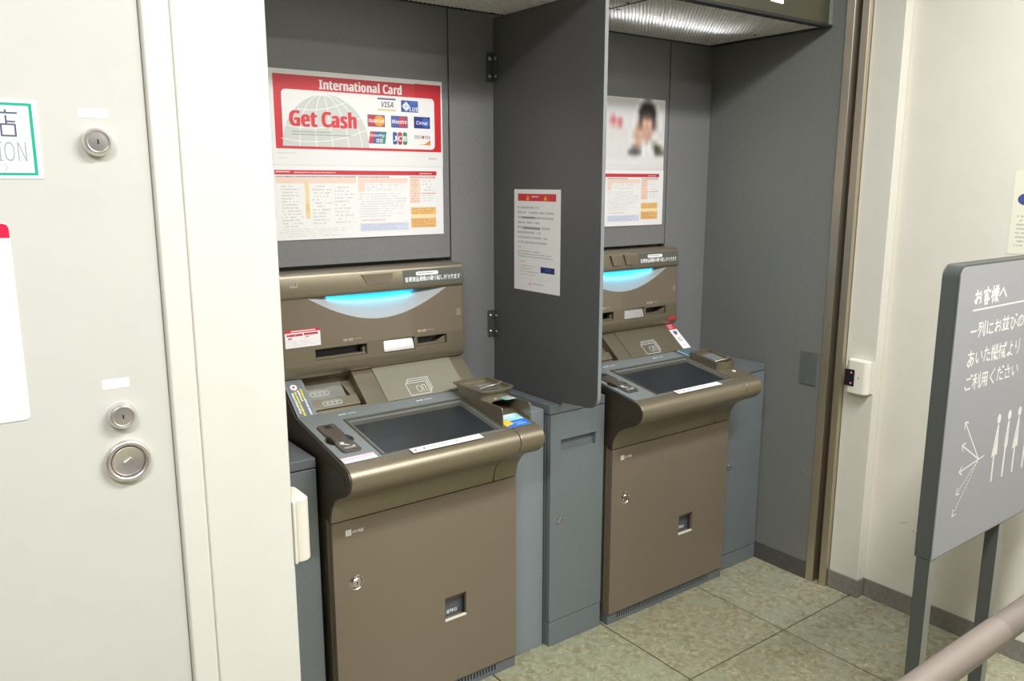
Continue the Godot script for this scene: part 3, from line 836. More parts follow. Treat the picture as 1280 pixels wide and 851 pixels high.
	for k in 3:
		var a: Rect2 = lv[k][0]; var b: Rect2 = lv[k + 1][0]
		var ca := [a.position, Vector2(a.end.x, a.position.y), a.end, Vector2(a.position.x, a.end.y)]
		var cb := [b.position, Vector2(b.end.x, b.position.y), b.end, Vector2(b.position.x, b.end.y)]
		for i in 4:
			var j := (i + 1) % 4
			var p := [D * Vector3(ca[i].x, ca[i].y, lv[k][1]), D * Vector3(ca[j].x, ca[j].y, lv[k][1]), D * Vector3(cb[j].x, cb[j].y, lv[k + 1][1]), D * Vector3(cb[i].x, cb[i].y, lv[k + 1][1])]
			var n: Vector3 = (p[1] - p[0]).cross(p[3] - p[0]).normalized()
			if n.dot(D.basis.z) < 0: n = -n
			bz.quad(p[0], p[1], p[2], p[3], n)
	part("screen_bezel", bz, M.bezel, o)
	part("touch_screen", MB.new().box(0.133, 0.09, -0.0125, 0.531, 0.316, -0.009, 0.0, D), M.screen_glass, o, Vector3.ZERO, "dark glass touch screen")
	# small print on the deck behind the screen
	for u in [0.125, 0.40]:
		ink("print_mark", [[Vector2(u, 0.029), Vector2(u + 0.005, 0.029)], [Vector2(u + 0.013, 0.029), Vector2(u + 0.018, 0.029)]], 0.006, D, 0.0004, M.white_print, o)
		ink("print_mark", [[Vector2(u + 0.029, 0.029), Vector2(u + 0.055, 0.029)]], 0.0032, D, 0.0004, M.white_print, o)
	# slanted front
	part("slant", MB.new().holed(Rect2(0.003, 0.0, W - 0.006, 0.154), [[Rect2(0.066, 0.006, 0.17, 0.141)]], 0.05, S), M.bronze_paint, o)
	part("left_strip", MB.new().box(0.0035, 0.001, -0.002, 0.0645, 0.1535, 0.001, 0.0005, S), M.deck_blue, o)
	var fl := part("cash_shutter", MB.new().box(0.3085, 0.007, -0.002, 0.6095, 0.1535, 0.0035, 0.0012, S), [M.shutter_beige, M.bronze_paint][kind], o, Vector3.ZERO, ["pale beige shutter with outlined banknotes", "bronze shutter with outlined banknotes"][kind])
	part("shutter_gap", MB.new().box(0.3065, 0.005, -0.002, 0.6115, 0.1535, 0.0008, 0.0, S), M.bronze_paint, o)
	var SF := Transform3D(Basis(S.basis.x, -S.basis.y, S.basis.z), S.origin)
	var nx := 0.397; var ny := 0.097; var nw := 0.077; var nh := 0.05
	var notes := [[Vector2(nx, ny), Vector2(nx + nw, ny), Vector2(nx + nw, ny + nh), Vector2(nx, ny + nh), Vector2(nx, ny)], ring(nx + 0.041, ny + 0.027, 0.009, 0.013), [Vector2(nx + 0.055, ny + 0.041), Vector2(nx + 0.055, ny + 0.014), Vector2(nx + 0.066, ny + 0.014), Vector2(nx + 0.066, ny + 0.041)]]
	for k in [1, 2]:
		var dx: float = 0.0065 * k; var dy: float = 0.0085 * k
		notes.append([Vector2(nx + dx, ny - dy + 0.0085), Vector2(nx + dx, ny - dy), Vector2(nx + nw + dx, ny - dy), Vector2(nx + nw + dx, ny + nh - dy), Vector2(nx + nw + dx - 0.0065, ny + nh - dy)])
	ink("banknote_outline", notes, 0.0017, S, 0.0039, M.white_print, fl)
	# coin tray in the pocket
	var ct := MB.new()
	ct.box(0.064, 0.004, -0.056, 0.238, 0.149, -0.05, 0.0, S)
	var tray := part("coin_pocket", ct, M.bronze_paint, o)
	part("coin_plate", MB.new().box(0.069, 0.024, -0.03, 0.196, 0.09, -0.022, 0.001, S), mat("coin_plate_grey", hexc("8f8f83"), 0.25, 0.4), tray, Vector3.ZERO, "shiny grey coin plate with printed coins")
	part("side_wedge", MB.new().prism(PackedVector2Array([Vector2(0.199, 0.02), Vector2(0.236, 0.02), Vector2(0.236, 0.112), Vector2(0.222, 0.112)]), -0.05, -0.03, S, 0.001), M.bronze_paint, tray)
	part("coin_lid", MB.new().box(0.068, 0.094, -0.026, 0.224, 0.132, -0.008, 0.002, S), M.bronze_paint, tray)
	part("coin_lid_edge", MB.new().box(0.068, 0.132, -0.05, 0.224, 0.1405, -0.014, 0.002, S), M.bronze_paint, tray)
	for e in [[0.080, 0.062, -0.0216], [0.100, 0.114, -0.0076]]:
		var coins := []
		for k in 4:
			for g in [0.010, 0.0055]: coins.append(ring(e[0] + 0.009 + k * 0.0155, e[1], g, g * 0.95))
		ink("coin_outline", coins, 0.0013, S, e[2], M.white_print, tray)
	# handset lying in its cradle
	var hp := PackedVector2Array()
	for q in [[0.024, 0.083, 0.012], [0.082, 0.083, 0.012]]: pass
	hp = PackedVector2Array([Vector2(0.030, 0.082), Vector2(0.076, 0.082), Vector2(0.083, 0.089), Vector2(0.083, 0.15), Vector2(0.076, 0.165), Vector2(0.076, 0.195), Vector2(0.085, 0.21), Vector2(0.086, 0.258), Vector2(0.078, 0.267), Vector2(0.034, 0.267), Vector2(0.026, 0.258), Vector2(0.026, 0.21), Vector2(0.031, 0.195), Vector2(0.031, 0.165), Vector2(0.023, 0.15), Vector2(0.023, 0.089)])
	var hs := part("handset", MB.new().prism(hp, -0.013, 0.005, D, 0.0035), M.handset_brown, o, Vector3.ZERO, "dark brown telephone handset")
	if not M.has("handset_print"):
		var q := Print.new(44, 50, 6, hexc("4b433a"))
		q.rect(9, 3, 10, 12, hexc("d8d5cc")); q.poly(PackedVector2Array([Vector2(3, 14), Vector2(22, 16), Vector2(30, 28), Vector2(22, 26), Vector2(14, 20)]), hexc("cdcabf"))
		q.rect(8, 36, 30, 4, hexc("c9c6bd")); q.rect(33, 30, 6, 7, hexc("c9c6bd")); q.rows(10, 43, 28, 3, 3, hexc("b9b6ad"), rng)
		printed("handset_print", q.tex(), 0.3)
	part("lettering", MB.new().sheet(0.030, -0.258, 0.080, -0.205, 0.0003, Transform3D(Basis(D.basis.x, -D.basis.y, D.basis.z), D.origin + D.basis.z * 0.005)), M.handset_print, hs)
	part("earpiece", MB.new().box(0.044, 0.094, 0.0048, 0.064, 0.112, 0.0058, 0.0003, D), M.black_plastic, hs)
	# stickers on deck and nose
	if not M.has("strip_print"):
		var q := Print.new(250, 30, 4, hexc("f0eeea"))
		q.disc(14, 16, 4, 5, hexc("c83040")); q.poly(PackedVector2Array([Vector2(40, 9), Vector2(50, 15), Vector2(40, 22)]), hexc("b83848")); q.rect(24, 13, 10, 4, hexc("e6a0a8"))
		q.rows(56, 12, 185, 8, 9, hexc("8d8d92"), rng, 0.9)
		printed("strip_print", q.tex(), 0.4)
		var g := Print.new(106, 32, 4, hexc("efeae8"))
		g.rect(0, 0, 106, 17, hexc("e8c3cb")); g.rect(6, 4, 62, 3, hexc("f4eef0")); g.rows(8, 21, 60, 8, 4, hexc("dcd8da"), rng)
		printed("pink_print", g.tex(), 0.4)
	var DF := Transform3D(Basis(D.basis.x, -D.basis.y, D.basis.z), D.origin)
	part("sticker", MB.new().sheet(0.205, -0.347, 0.448, -0.3185, 0.0006, DF.translated(D.basis.z * 0.0012)), M.strip_print, o, Vector3.ZERO, "white printed strip below the screen")
	if kind == 0:
		part("sticker", MB.new().sheet(0.004, -0.3225, 0.105, -0.291, 0.0006, DF), M.pink_print, o, Vector3.ZERO, "pale pink sticker in front of the handset")
	if not M.has("yellow_print"):
		var q := Print.new(40, 110, 5, hexc("6a7175"))
		q.disc(16, 12, 10, 10, hexc("eeeeea")); q.poly(PackedVector2Array([Vector2(11, 8), Vector2(21, 8), Vector2(16, 18)]), hexc("b8303c"))
		for e in [[3.0, 30.0, 100.0, "e4e4de"], [12.0, 27.0, 108.0, "e6dd3c"], [21.0, 24.0, 60.0, "e4e4de"], [30.0, 20.0, 52.0, "e6dd3c"], [30.5, 54.0, 108.0, "e4e4de"]]:
			var y: float = e[1]
			while y < e[2]:
				q.rect(e[0] + rng.randf_range(-0.5, 0.5), y, 5.5, rng.randf_range(4.2, 6.0), hexc(e[3])); y += 6.6
		printed("yellow_print", q.tex(), 0.4)
	part("sticker", MB.new().sheet(0.011, -0.151, 0.056, -0.026, 0.0006, SF.translated_local(Vector3(0, 0, 0.001))), M.yellow_print, o, Vector3.ZERO, "slanted notice in white and yellow characters")

	# ---- head
	var hd := MB.new()
	hd.prism(PackedVector2Array([Vector2(0.0, 1.3155), Vector2(0.0, 1.394), Vector2(0.074, 1.393), Vector2(0.083, 1.3915), Vector2(0.0885, 1.387), Vector2(0.0915, 1.380), Vector2(0.0965, 1.326), Vector2(0.0955, 1.319), Vector2(0.092, 1.3155)]), 0.0, W, X, 0.003)
	hd.prism(PackedVector2Array([Vector2(0.0, 1.105), Vector2(0.0, 1.056), Vector2(0.062, 1.056), Vector2(0.078, 1.0615), Vector2(0.090, 1.069), Vector2(0.097, 1.080), Vector2(0.1005, 1.092), Vector2(0.1005, 1.105)]), 0.0, W, X, 0.003)
	for e in [0.0, W - 0.0075]:
		hd.prism(PackedVector2Array([Vector2(0.0, 1.104), Vector2(0.0, 1.318), Vector2(0.0893, 1.318), Vector2(0.1005, 1.104)]), e, e + 0.0075, X, 0.0025)
	hd.box(0.004, 1.08, 0.001, W - 0.004, 1.35, 0.03, 0.0)
	part("head", hd, M.bronze_paint, o)
	# face frame: u along x, v up from 1.10, w out
	var nf := Vector3(0, 0.287, -0.015).normalized()
	var F := Transform3D(Basis(Vector3(1, 0, 0), nf, Vector3(1, 0, 0).cross(nf)), Vector3(0, 1.10, 0.1))
	part("slot_panel", MB.new().holed(Rect2(0.0072, 0.0, W - 0.0144, 0.0575), [[Rect2(0.106, 0.0165, 0.181, 0.035)], [Rect2(0.348, 0.0115, 0.118, 0.0425)], [Rect2(0.472, 0.0195, 0.121, 0.0305)]], 0.045, F), M.bronze_paint, o)
	var cres := PackedVector2Array()
	var cl := 0.093; var cr := 0.602; var ctop := 0.2145; var cdep := 0.0855
	for i in 41:
		var s := i / 40.0
		cres.append(Vector2(lerpf(cl, cr, s), ctop - cdep * pow(sin(PI * s), 0.92) * (1.0 - 0.06 * (s - 0.5))))
	for i in 9: cres.append(Vector2(lerpf(cr, cl, (i + 1) / 10.0), ctop))
	part("display_panel", MB.new().holed(Rect2(0.0072, 0.0575, W - 0.0144, 0.16), [[Rect2(0.06, 0.115, 0.575, 0.1005), cres, Vector2(0.3475, 0.19)]], 0.0015, F), M.bronze_gloss, o, Vector3.ZERO, "glossy bronze display panel")
	# scooped reflector and the cyan lamp under the brow
	var sc := MB.new()
	var K := 0.5
	for i in 40:
		for j in 8:
			var q := []
			for e in [[i, j], [i + 1, j], [i + 1, j + 1], [i, j + 1]]:
				var p: Vector2 = cres[e[0]]
				var h := ctop - p.y
				var f: float = e[1] / 8.0
				q.append(F * Vector3(p.x, p.y + h * f, -K * h * (f * 0.6 + 0.4 * f * f)))
			var n := F.basis * Vector3(0, K, 1).normalized()
			sc.quad(q[0], q[1], q[2], q[3], n)
	for i in 40:   # roof of the scoop
		var p := cres[i]; var r := cres[i + 1]
		sc.quad(F * Vector3(p.x, ctop, 0), F * Vector3(r.x, ctop, 0), F * Vector3(r.x, ctop, -K * (ctop - r.y)), F * Vector3(p.x, ctop, -K * (ctop - p.y)), -F.basis.y)
	var re := part("reflector", sc, M.reflector, o, Vector3.ZERO, "white crescent reflector lit by a cyan lamp")
	var xa: float = [0.165, 0.14][kind]; var xb: float = [0.47, 0.52][kind]
	part("lamp", MB.new().box(xa, ctop - 0.0035, -0.010, xb, ctop - 0.0003, -0.003, 0.0008, F), M.cyan_lamp, re, Vector3.ZERO, "cyan lamp bar")
	var li := AreaLight3D.new()
	li.name = "lamp_light"
	li.area_size = Vector2(xb - xa, 0.005); li.light_energy = [0.019, 0.042][kind]; li.light_color = hexc("28c8ff"); li.shadow_enabled = true
	li.area_range = 6.0; li.area_attenuation = 2.0
	li.transform = Transform3D(Basis.looking_at(F.basis * Vector3(0, -0.55, -0.85), F.basis.y), F * Vector3((xa + xb) * 0.5, ctop - 0.0045, -0.011))
	o.add_child(li)
	# brow fittings
	if kind == 0:
		part("sensor_cover", MB.new().prism(PackedVector2Array([Vector2(0.276, 1.376), Vector2(0.394, 1.376), Vector2(0.378, 1.342), Vector2(0.297, 1.342)]), 0.092, 0.0965, I, 0.0015), M.bronze_gloss, o)
	else:
		for e in [0.262, 0.336]:
			part("sensor_cover", MB.new().prism(PackedVector2Array([Vector2(e, 1.379), Vector2(e + 0.066, 1.379), Vector2(e + 0.05, 1.335), Vector2(e + 0.016, 1.335)]), 0.09, 0.102, I, 0.004), M.bronze_gloss, o)
	if not M.has("head_print"):
		var q := Print.new(246, 54, 5, hexc("5e6158"))
		q.rrect(52, 8, 92, 15, 7, hexc("f0f0ec"))
		q.rows(60, 13, 76, 4, 7, hexc("6a6a66"), rng, 1.0)
		q.kanji("普通預金通帳の繰り越しができます", 8, 27, 14.3, 17, 1.9, hexc("f2f2ee"))
		printed("head_print", q.tex(), 0.4)
		var h := Print.new(30, 24, 6, hexc("a59c8b"))
		h.rect(4, 6, 10, 10, hexc("867c69")); h.rect(17, 5, 8, 13, hexc("867c69"))
		printed("mark_print", h.tex(), 0.4)
		var r := Print.new(116, 55, 5, hexc("f2f0ee"))
		r.rect(0, 0, 116, 9, hexc("cc2f3f")); r.rect(20, 2.5, 80, 3.5, hexc("f0d8da"))
		r.rect(6, 13, 52, 7, hexc("c33a4a")); r.rect(62, 12, 46, 7, hexc("c33a4a")); r.rows(8, 15, 46, 3, 4, hexc("ead0d2"), rng)
		r.rect(10, 24, 12, 5, hexc("c86a74")); r.rect(66, 22, 12, 4, hexc("d88a92")); r.rows(8, 34, 100, 14, 6, hexc("e3d6d6"), rng)
		printed("red_print", r.tex(), 0.4)
	var FB := Transform3D(Basis(Vector3(1, 0, 0), Vector3(0, 0.054, -0.005).normalized(), Vector3(0, 0.005, 0.054).normalized()), Vector3(0, 1.326, 0.0966))
	part("sticker", MB.new().sheet(0.428, 0.006, W - 0.004, 0.0535, 0.0006, FB), M.head_print, o, Vector3.ZERO, "grey notice strip with white characters on the brow")
	part("emblem", MB.new().sheet(0.036, 0.024, 0.062, 0.045, 0.0004, FB), M.mark_print, o)
	mat("pale_print", hexc("aaa18f"), 0.5)
	var dots := []
	for k in 5: dots.append([Vector2(0.638, 0.112 + k * 0.0048), Vector2(0.653, 0.112 + k * 0.0048)])
	ink("print_mark", dots, 0.0018, F, 0.0004, M.pale_print, o)
	for u in [0.205, 0.478]:
		ink("print_mark", [[Vector2(u + 0.004, 0.0705), Vector2(u + 0.010, 0.0705)], [Vector2(u + 0.022, 0.0705), Vector2(u + 0.030, 0.0705)]], 0.008, F, 0.0004, M.pale_print, o)
		ink("print_mark", [[Vector2(u + 0.040, 0.0715), Vector2(u + 0.064, 0.0715)]], 0.002, F, 0.0004, M.pale_print, o)
	if kind == 0:
		part("sticker", MB.new().sheet(0.0125, 0.065, 0.128, 0.1205, 0.0006, F), M.red_print, o, Vector3.ZERO, "white sticker with red heading")
	# slots and mirror
	var s1 := part("passbook_slot", MB.new().box(0.1, 0.01, -0.043, 0.29, 0.056, -0.038, 0.0, F), M.black_plastic, o)
	part("slot_lip", MB.new().prism(PackedVector2Array([Vector2(0.106, 0.017), Vector2(0.287, 0.017), Vector2(0.28, 0.024), Vector2(0.113, 0.024)]), -0.03, -0.004, F, 0.001), M.bronze_paint, s1)
	part("slot_side", MB.new().box(0.106, 0.017, -0.03, 0.113, 0.051, -0.01, 0.001, F), M.bronze_paint, s1)
	part("slot_side", MB.new().box(0.276, 0.017, -0.03, 0.287, 0.04, -0.012, 0.001, F), M.bronze_paint, s1)
	part("mirror", MB.new().prism(PackedVector2Array([Vector2(0.064, 1.1135), Vector2(0.0975, 1.1135), Vector2(0.0975, 1.1155), Vector2(0.083, 1.1525), Vector2(0.064, 1.1525)]), 0.350, 0.464, X, 0.001), M.chrome_mirror if M.has("chrome_mirror") else mat("chrome_mirror", hexc("efeeee"), 0.3, 0.8), o, Vector3.ZERO, "bright mirror plate between the slots")
	var s2 := part("card_slot", MB.new().box(0.468, 0.012, -0.043, 0.597, 0.055, -0.038, 0.0, F), M.black_plastic, o)
	part("slot_lip", MB.new().prism(PackedVector2Array([Vector2(0.474, 0.02), Vector2(0.591, 0.02), Vector2(0.591, 0.045), Vector2(0.556, 0.026), Vector2(0.482, 0.025)]), -0.034, -0.008, F, 0.001), M.bronze_paint, s2)
	part("slot_side", MB.new().box(0.4725, 0.0195, -0.034, 0.48, 0.05, -0.006, 0.001, F), M.bronze_paint, s2)

	# ---- what differs between the two
	if kind == 0:
		tray_stand(o, D)
	else:
		if not M.has("card_print"):
			var q := Print.new(52, 150, 4, hexc("eeece8"))
			q.rect(0, 0, 52, 38, hexc("c4313c")); q.rows(8, 8, 36, 22, 9, hexc("f0dcdc"), rng, 1.0)
			q.poly(PackedVector2Array([Vector2(14, 48), Vector2(38, 46), Vector2(40, 62), Vector2(16, 66)]), hexc("4a68a8")); q.poly(PackedVector2Array([Vector2(16, 60), Vector2(28, 56), Vector2(30, 70), Vector2(18, 70)]), hexc("b8485a"))
			q.rows(12, 86, 30, 20, 6, hexc("8a8088"), rng, 1.0); q.rows(12, 126, 30, 10, 6, hexc("c8c4c4"), rng)
			printed("card_print", q.tex(), 0.4)
		part("sticker", MB.new().sheet(0.6145, -0.149, 0.6625, -0.004, 0.0006, SF), M.card_print, o, Vector3.ZERO, "white and red card sticker beside the shutter")
		part("sticker", MB.new().prism(PackedVector2Array([Vector2(0.6, 0.0), Vector2(0.655, 0.0), Vector2(0.655, 0.016), Vector2(0.612, 0.016)]), 0.0, 0.0006, Transform3D(F.basis, F * Vector3(0, -0.016, 0.0005)), 0.0), mat("red_sticker", hexc("b03a34"), 0.4), o, Vector3.ZERO, "small red sticker under the card slot")
		# keypad and low tray
		var kp := part("keypad", MB.new().box(0.556, 0.010, 0.0, 0.652, 0.082, 0.007, 0.002, D), mat("keypad_teal", hexc("8fb4bb"), 0.3, 0.2), o, Vector3.ZERO, "pale teal keypad")
		var ks := MB.new()
		for i in 3:
			for j in 4:
				ks.box(0.566 + i * 0.027, 0.018 + j * 0.0155, 0.007, 0.586 + i * 0.027, 0.028 + j * 0.0155, 0.0105, 0.001, D)
		part("keys", ks, mat("key_blue", hexc("55727c"), 0.4), kp).set_meta("kind", "stuff")
		tray(o, Transform3D(D.basis, D * Vector3(0.552, 0.085, 0.0)), 0.112, 0.158, 0.03)
		part("button", MB.new().lathe([Vector2(0.008, 0), Vector2(0.008, 0.002), Vector2(0, 0.003)], Transform3D(D.basis, D * Vector3(0.618, 0.265, 0.0)), 14), M.white_print, o)


# dish with a rounded front, hollow top and a bent wire handle: u across, v towards the customer, w up
func tray(o: Node3D, T: Transform3D, w: float, l: float, h: float, flare := 1.0) -> void:
	var p := PackedVector2Array([Vector2(0, 0), Vector2(w, 0), Vector2(w, l - 0.018)])
	for i in range(1, 12):
		var a := PI * i / 12.0
		p.append(Vector2(w * 0.5 + w * 0.5 * cos(a), l - 0.018 + 0.018 * sin(a)))
	p.append(Vector2(0, l - 0.018))
	var mid := Vector2(w * 0.5, l * 0.5)
	var inner := PackedVector2Array(); var rim := PackedVector2Array()
	for q in p:
		inner.append(mid + (q - mid) * Vector2(0.88, 0.89) * flare)
		rim.append(mid + (q - mid) * flare)
	var b := MB.new()
	var n := p.size()
	var hb := h if flare == 1.0 else h * 0.62
	for i in n:
		var j := (i + 1) % n
		var d := (p[j] - p[i]).orthogonal().normalized()
		if d.dot(p[i] - mid) < 0: d = -d
		var N := (T.basis * Vector3(d.x, d.y, 0)).normalized()
		var P := func(q: Vector2, z: float) -> Vector3: return T * Vector3(q.x, q.y, z)
		b.quad(P.call(p[i], 0), P.call(p[j], 0), P.call(p[j], hb), P.call(p[i], hb), N)
		if flare != 1.0:
			b.quad(P.call(p[i], hb), P.call(p[j], hb), P.call(rim[j], h * 0.82), P.call(rim[i], h * 0.82), (N - T.basis.z.normalized()).normalized())
			b.quad(P.call(rim[i], h * 0.82), P.call(rim[j], h * 0.82), P.call(rim[j], h), P.call(rim[i], h), N)
		b.quad(P.call(rim[i], h), P.call(rim[j], h), P.call(inner[j], h), P.call(inner[i], h), T.basis.z)
		b.quad(P.call(inner[i], h), P.call(inner[j], h), P.call(inner[j], h * 0.55), P.call(inner[i], h * 0.55), -N)
	var ix := Geometry2D.triangulate_polygon(inner)
	for k in range(0, ix.size(), 3):
		var q := [inner[ix[k]], inner[ix[k + 1]], inner[ix[k + 2]]]
		b.tri(T * Vector3(q[0].x, q[0].y, h * 0.55), T * Vector3(q[1].x, q[1].y, h * 0.55), T * Vector3(q[2].x, q[2].y, h * 0.55), T.basis.z, T.basis.z, T.basis.z)
	var t := part("tray", b, M.bronze_paint, o)
	var path := []
	for i in 15:
		var s := i / 14.0
		path.append(T * Vector3(lerpf(0.018, w - 0.01, s), l - 0.042 + 0.02 * sin(PI * s), h + 0.012 * sin(PI * s) - 0.006 + (0.012 if s > 0.6 else 0.0) * (s - 0.6) / 0.4))
	part("handle", MB.new().tube(path, 0.0055, 10), M.satin_bronze if M.has("satin_bronze") else mat("satin_bronze", hexc("8f8672"), 0.25, 0.6), t)
	var back := MB.new().box(w * 0.4, l * 0.18, h * 0.5, w * 0.95, l * 0.70, h * 0.62, 0.001, T)
	part("tray_pad", back, M.deck_blue, t)


func tray_stand(o: Node3D, D: Transform3D) -> void:
	# two cheeks on the deck, a shelf with a hollow front between them, and the dish on top
	var X := Transform3D(Basis(Vector3(0, 0, 1), Vector3(0, 1, 0), Vector3(1, 0, 0)), Vector3.ZERO)
	var cheek := PackedVector2Array([Vector2(0.25, 0.955), Vector2(0.25, 0.975), Vector2(0.472, 0.975), Vector2(0.480, 0.973), Vector2(0.485, 0.966), Vector2(0.486, 0.918)])
	var st := part("tray_stand", MB.new().prism(cheek, 0.550, 0.5535, X, 0.0006), M.bronze_paint, o, Vector3.ZERO, "bronze stand carrying the small tray")
	part("cheek", MB.new().prism(cheek, 0.6605, 0.664, X, 0.0006), M.bronze_paint, st)
	var p := PackedVector2Array([Vector2(0.5535, 0.25), Vector2(0.6605, 0.25)])
	for i in 13:
		var a := PI * i / 12.0
		p.append(Vector2(0.607 + 0.0535 * cos(a), 0.425 - 0.03 * sin(a)))
	part("shelf", MB.new().prism(p, -0.9745, -0.9715, frame3(Vector3.ZERO, Vector3(1, 0, 0), Vector3(0, 0, 1)), 0.0005), M.bronze_paint, st)
	part("back_plate", MB.new().box(0.5535, 0.958, 0.25, 0.6605, 0.972, 0.253, 0.0005), M.bronze_paint, st)
	tray(st, Transform3D(Basis(Vector3(1, 0, 0), Vector3(0, 0, 1), Vector3(0, 1, 0)), Vector3(0.5505, 0.9745, 0.232)), 0.1135, 0.148, 0.034, 1.2)
	var q := Print.new(80, 50, 5, hexc("2f6fd0"))
	q.rect(0, 0, 80, 26, hexc("9fd6da")); q.poly(PackedVector2Array([Vector2(0, 20), Vector2(26, 20), Vector2(32, 38), Vector2(0, 44)]), hexc("e8c040"))
	q.rows(14, 4, 58, 8, 7, hexc("f0f4f4"), rng, 1.0); q.rect(4, 2, 64, 6, hexc("e4efee")); q.rows(36, 34, 34, 8, 7, hexc("a8d4f0"), rng, 1.0)
	var DF := Transform3D(Basis(D.basis.x, -D.basis.y, D.basis.z), D.origin)
	part("sticker", MB.new().sheet(0.558, -0.325, 0.648, -0.238, 0.0006, DF.translated(D.basis.z * 0.0006)), printed("blue_print", q.tex(), 0.35), st, Vector3.ZERO, "blue and yellow sticker between the cheeks")
	var g := Print.new(60, 40, 5, hexc("c9d2ce"))
	g.rect(0, 0, 16, 40, hexc("58b8a8")); g.rows(20, 6, 38, 28, 8, hexc("5a6a68"), rng, 1.0)
	part("sticker", MB.new().sheet(0.615, -0.415, 0.658, -0.372, 0.0006, Transform3D(Basis(Vector3(1, 0, 0), Vector3(0, 0, -1), Vector3(0, 1, 0)), Vector3(0, 0.9747, 0))), printed("teal_print", g.tex(), 0.35), st, Vector3.ZERO, "teal and white sticker on the shelf")
	part("button", MB.new().lathe([Vector2(0.007, 0), Vector2(0.007, 0.0015), Vector2(0, 0.003)], frame3(Vector3(0.60, 0.9747, 0.375), Vector3(1, 0, 0), Vector3(0, 0, -1)), 14), M.white_print, st)


# raised lettering on an upright face at depth z
func letters(called: String, s: String, r: Rect2, z: float, m: Material, parent: Node, slant := 0.0) -> void:
	var f := SystemFont.new()
	f.font_names = PackedStringArray(["Droid Sans"]); f.font_weight = 700
	var tm := TextMesh.new()
	tm.font = f; tm.text = s; tm.font_size = 64; tm.pixel_size = 1.0; tm.depth = 0.0; tm.curve_step = 3
	var a := tm.get_mesh_arrays()
	var vs: PackedVector3Array = a[Mesh.ARRAY_VERTEX]; var ix: PackedInt32Array = a[Mesh.ARRAY_INDEX]
	var lo := Vector2(1e9, 1e9); var hi := -lo
	for q in vs:
		lo = lo.min(Vector2(q.x, q.y)); hi = hi.max(Vector2(q.x, q.y))
	var b := MB.new()
	for i in range(0, ix.size(), 3):
		var p := []
		for j in 3:
			var g := (Vector2(vs[ix[i + j]].x, vs[ix[i + j]].y) - lo) / (hi - lo)
			p.append(Vector3(r.position.x + g.x * r.size.x + (g.y - 0.5) * slant, r.position.y + g.y * r.size.y, z))
		for o in [-0.0007, 0.0, 0.0007]:
			var d := Vector3(o, 0, absf(o) * 0.1)
			b.tri(p[0] + d, p[1] + d, p[2] + d, Vector3(0, 0, 1), Vector3(0, 0, 1), Vector3(0, 0, 1))
	part(called, b, m, parent)


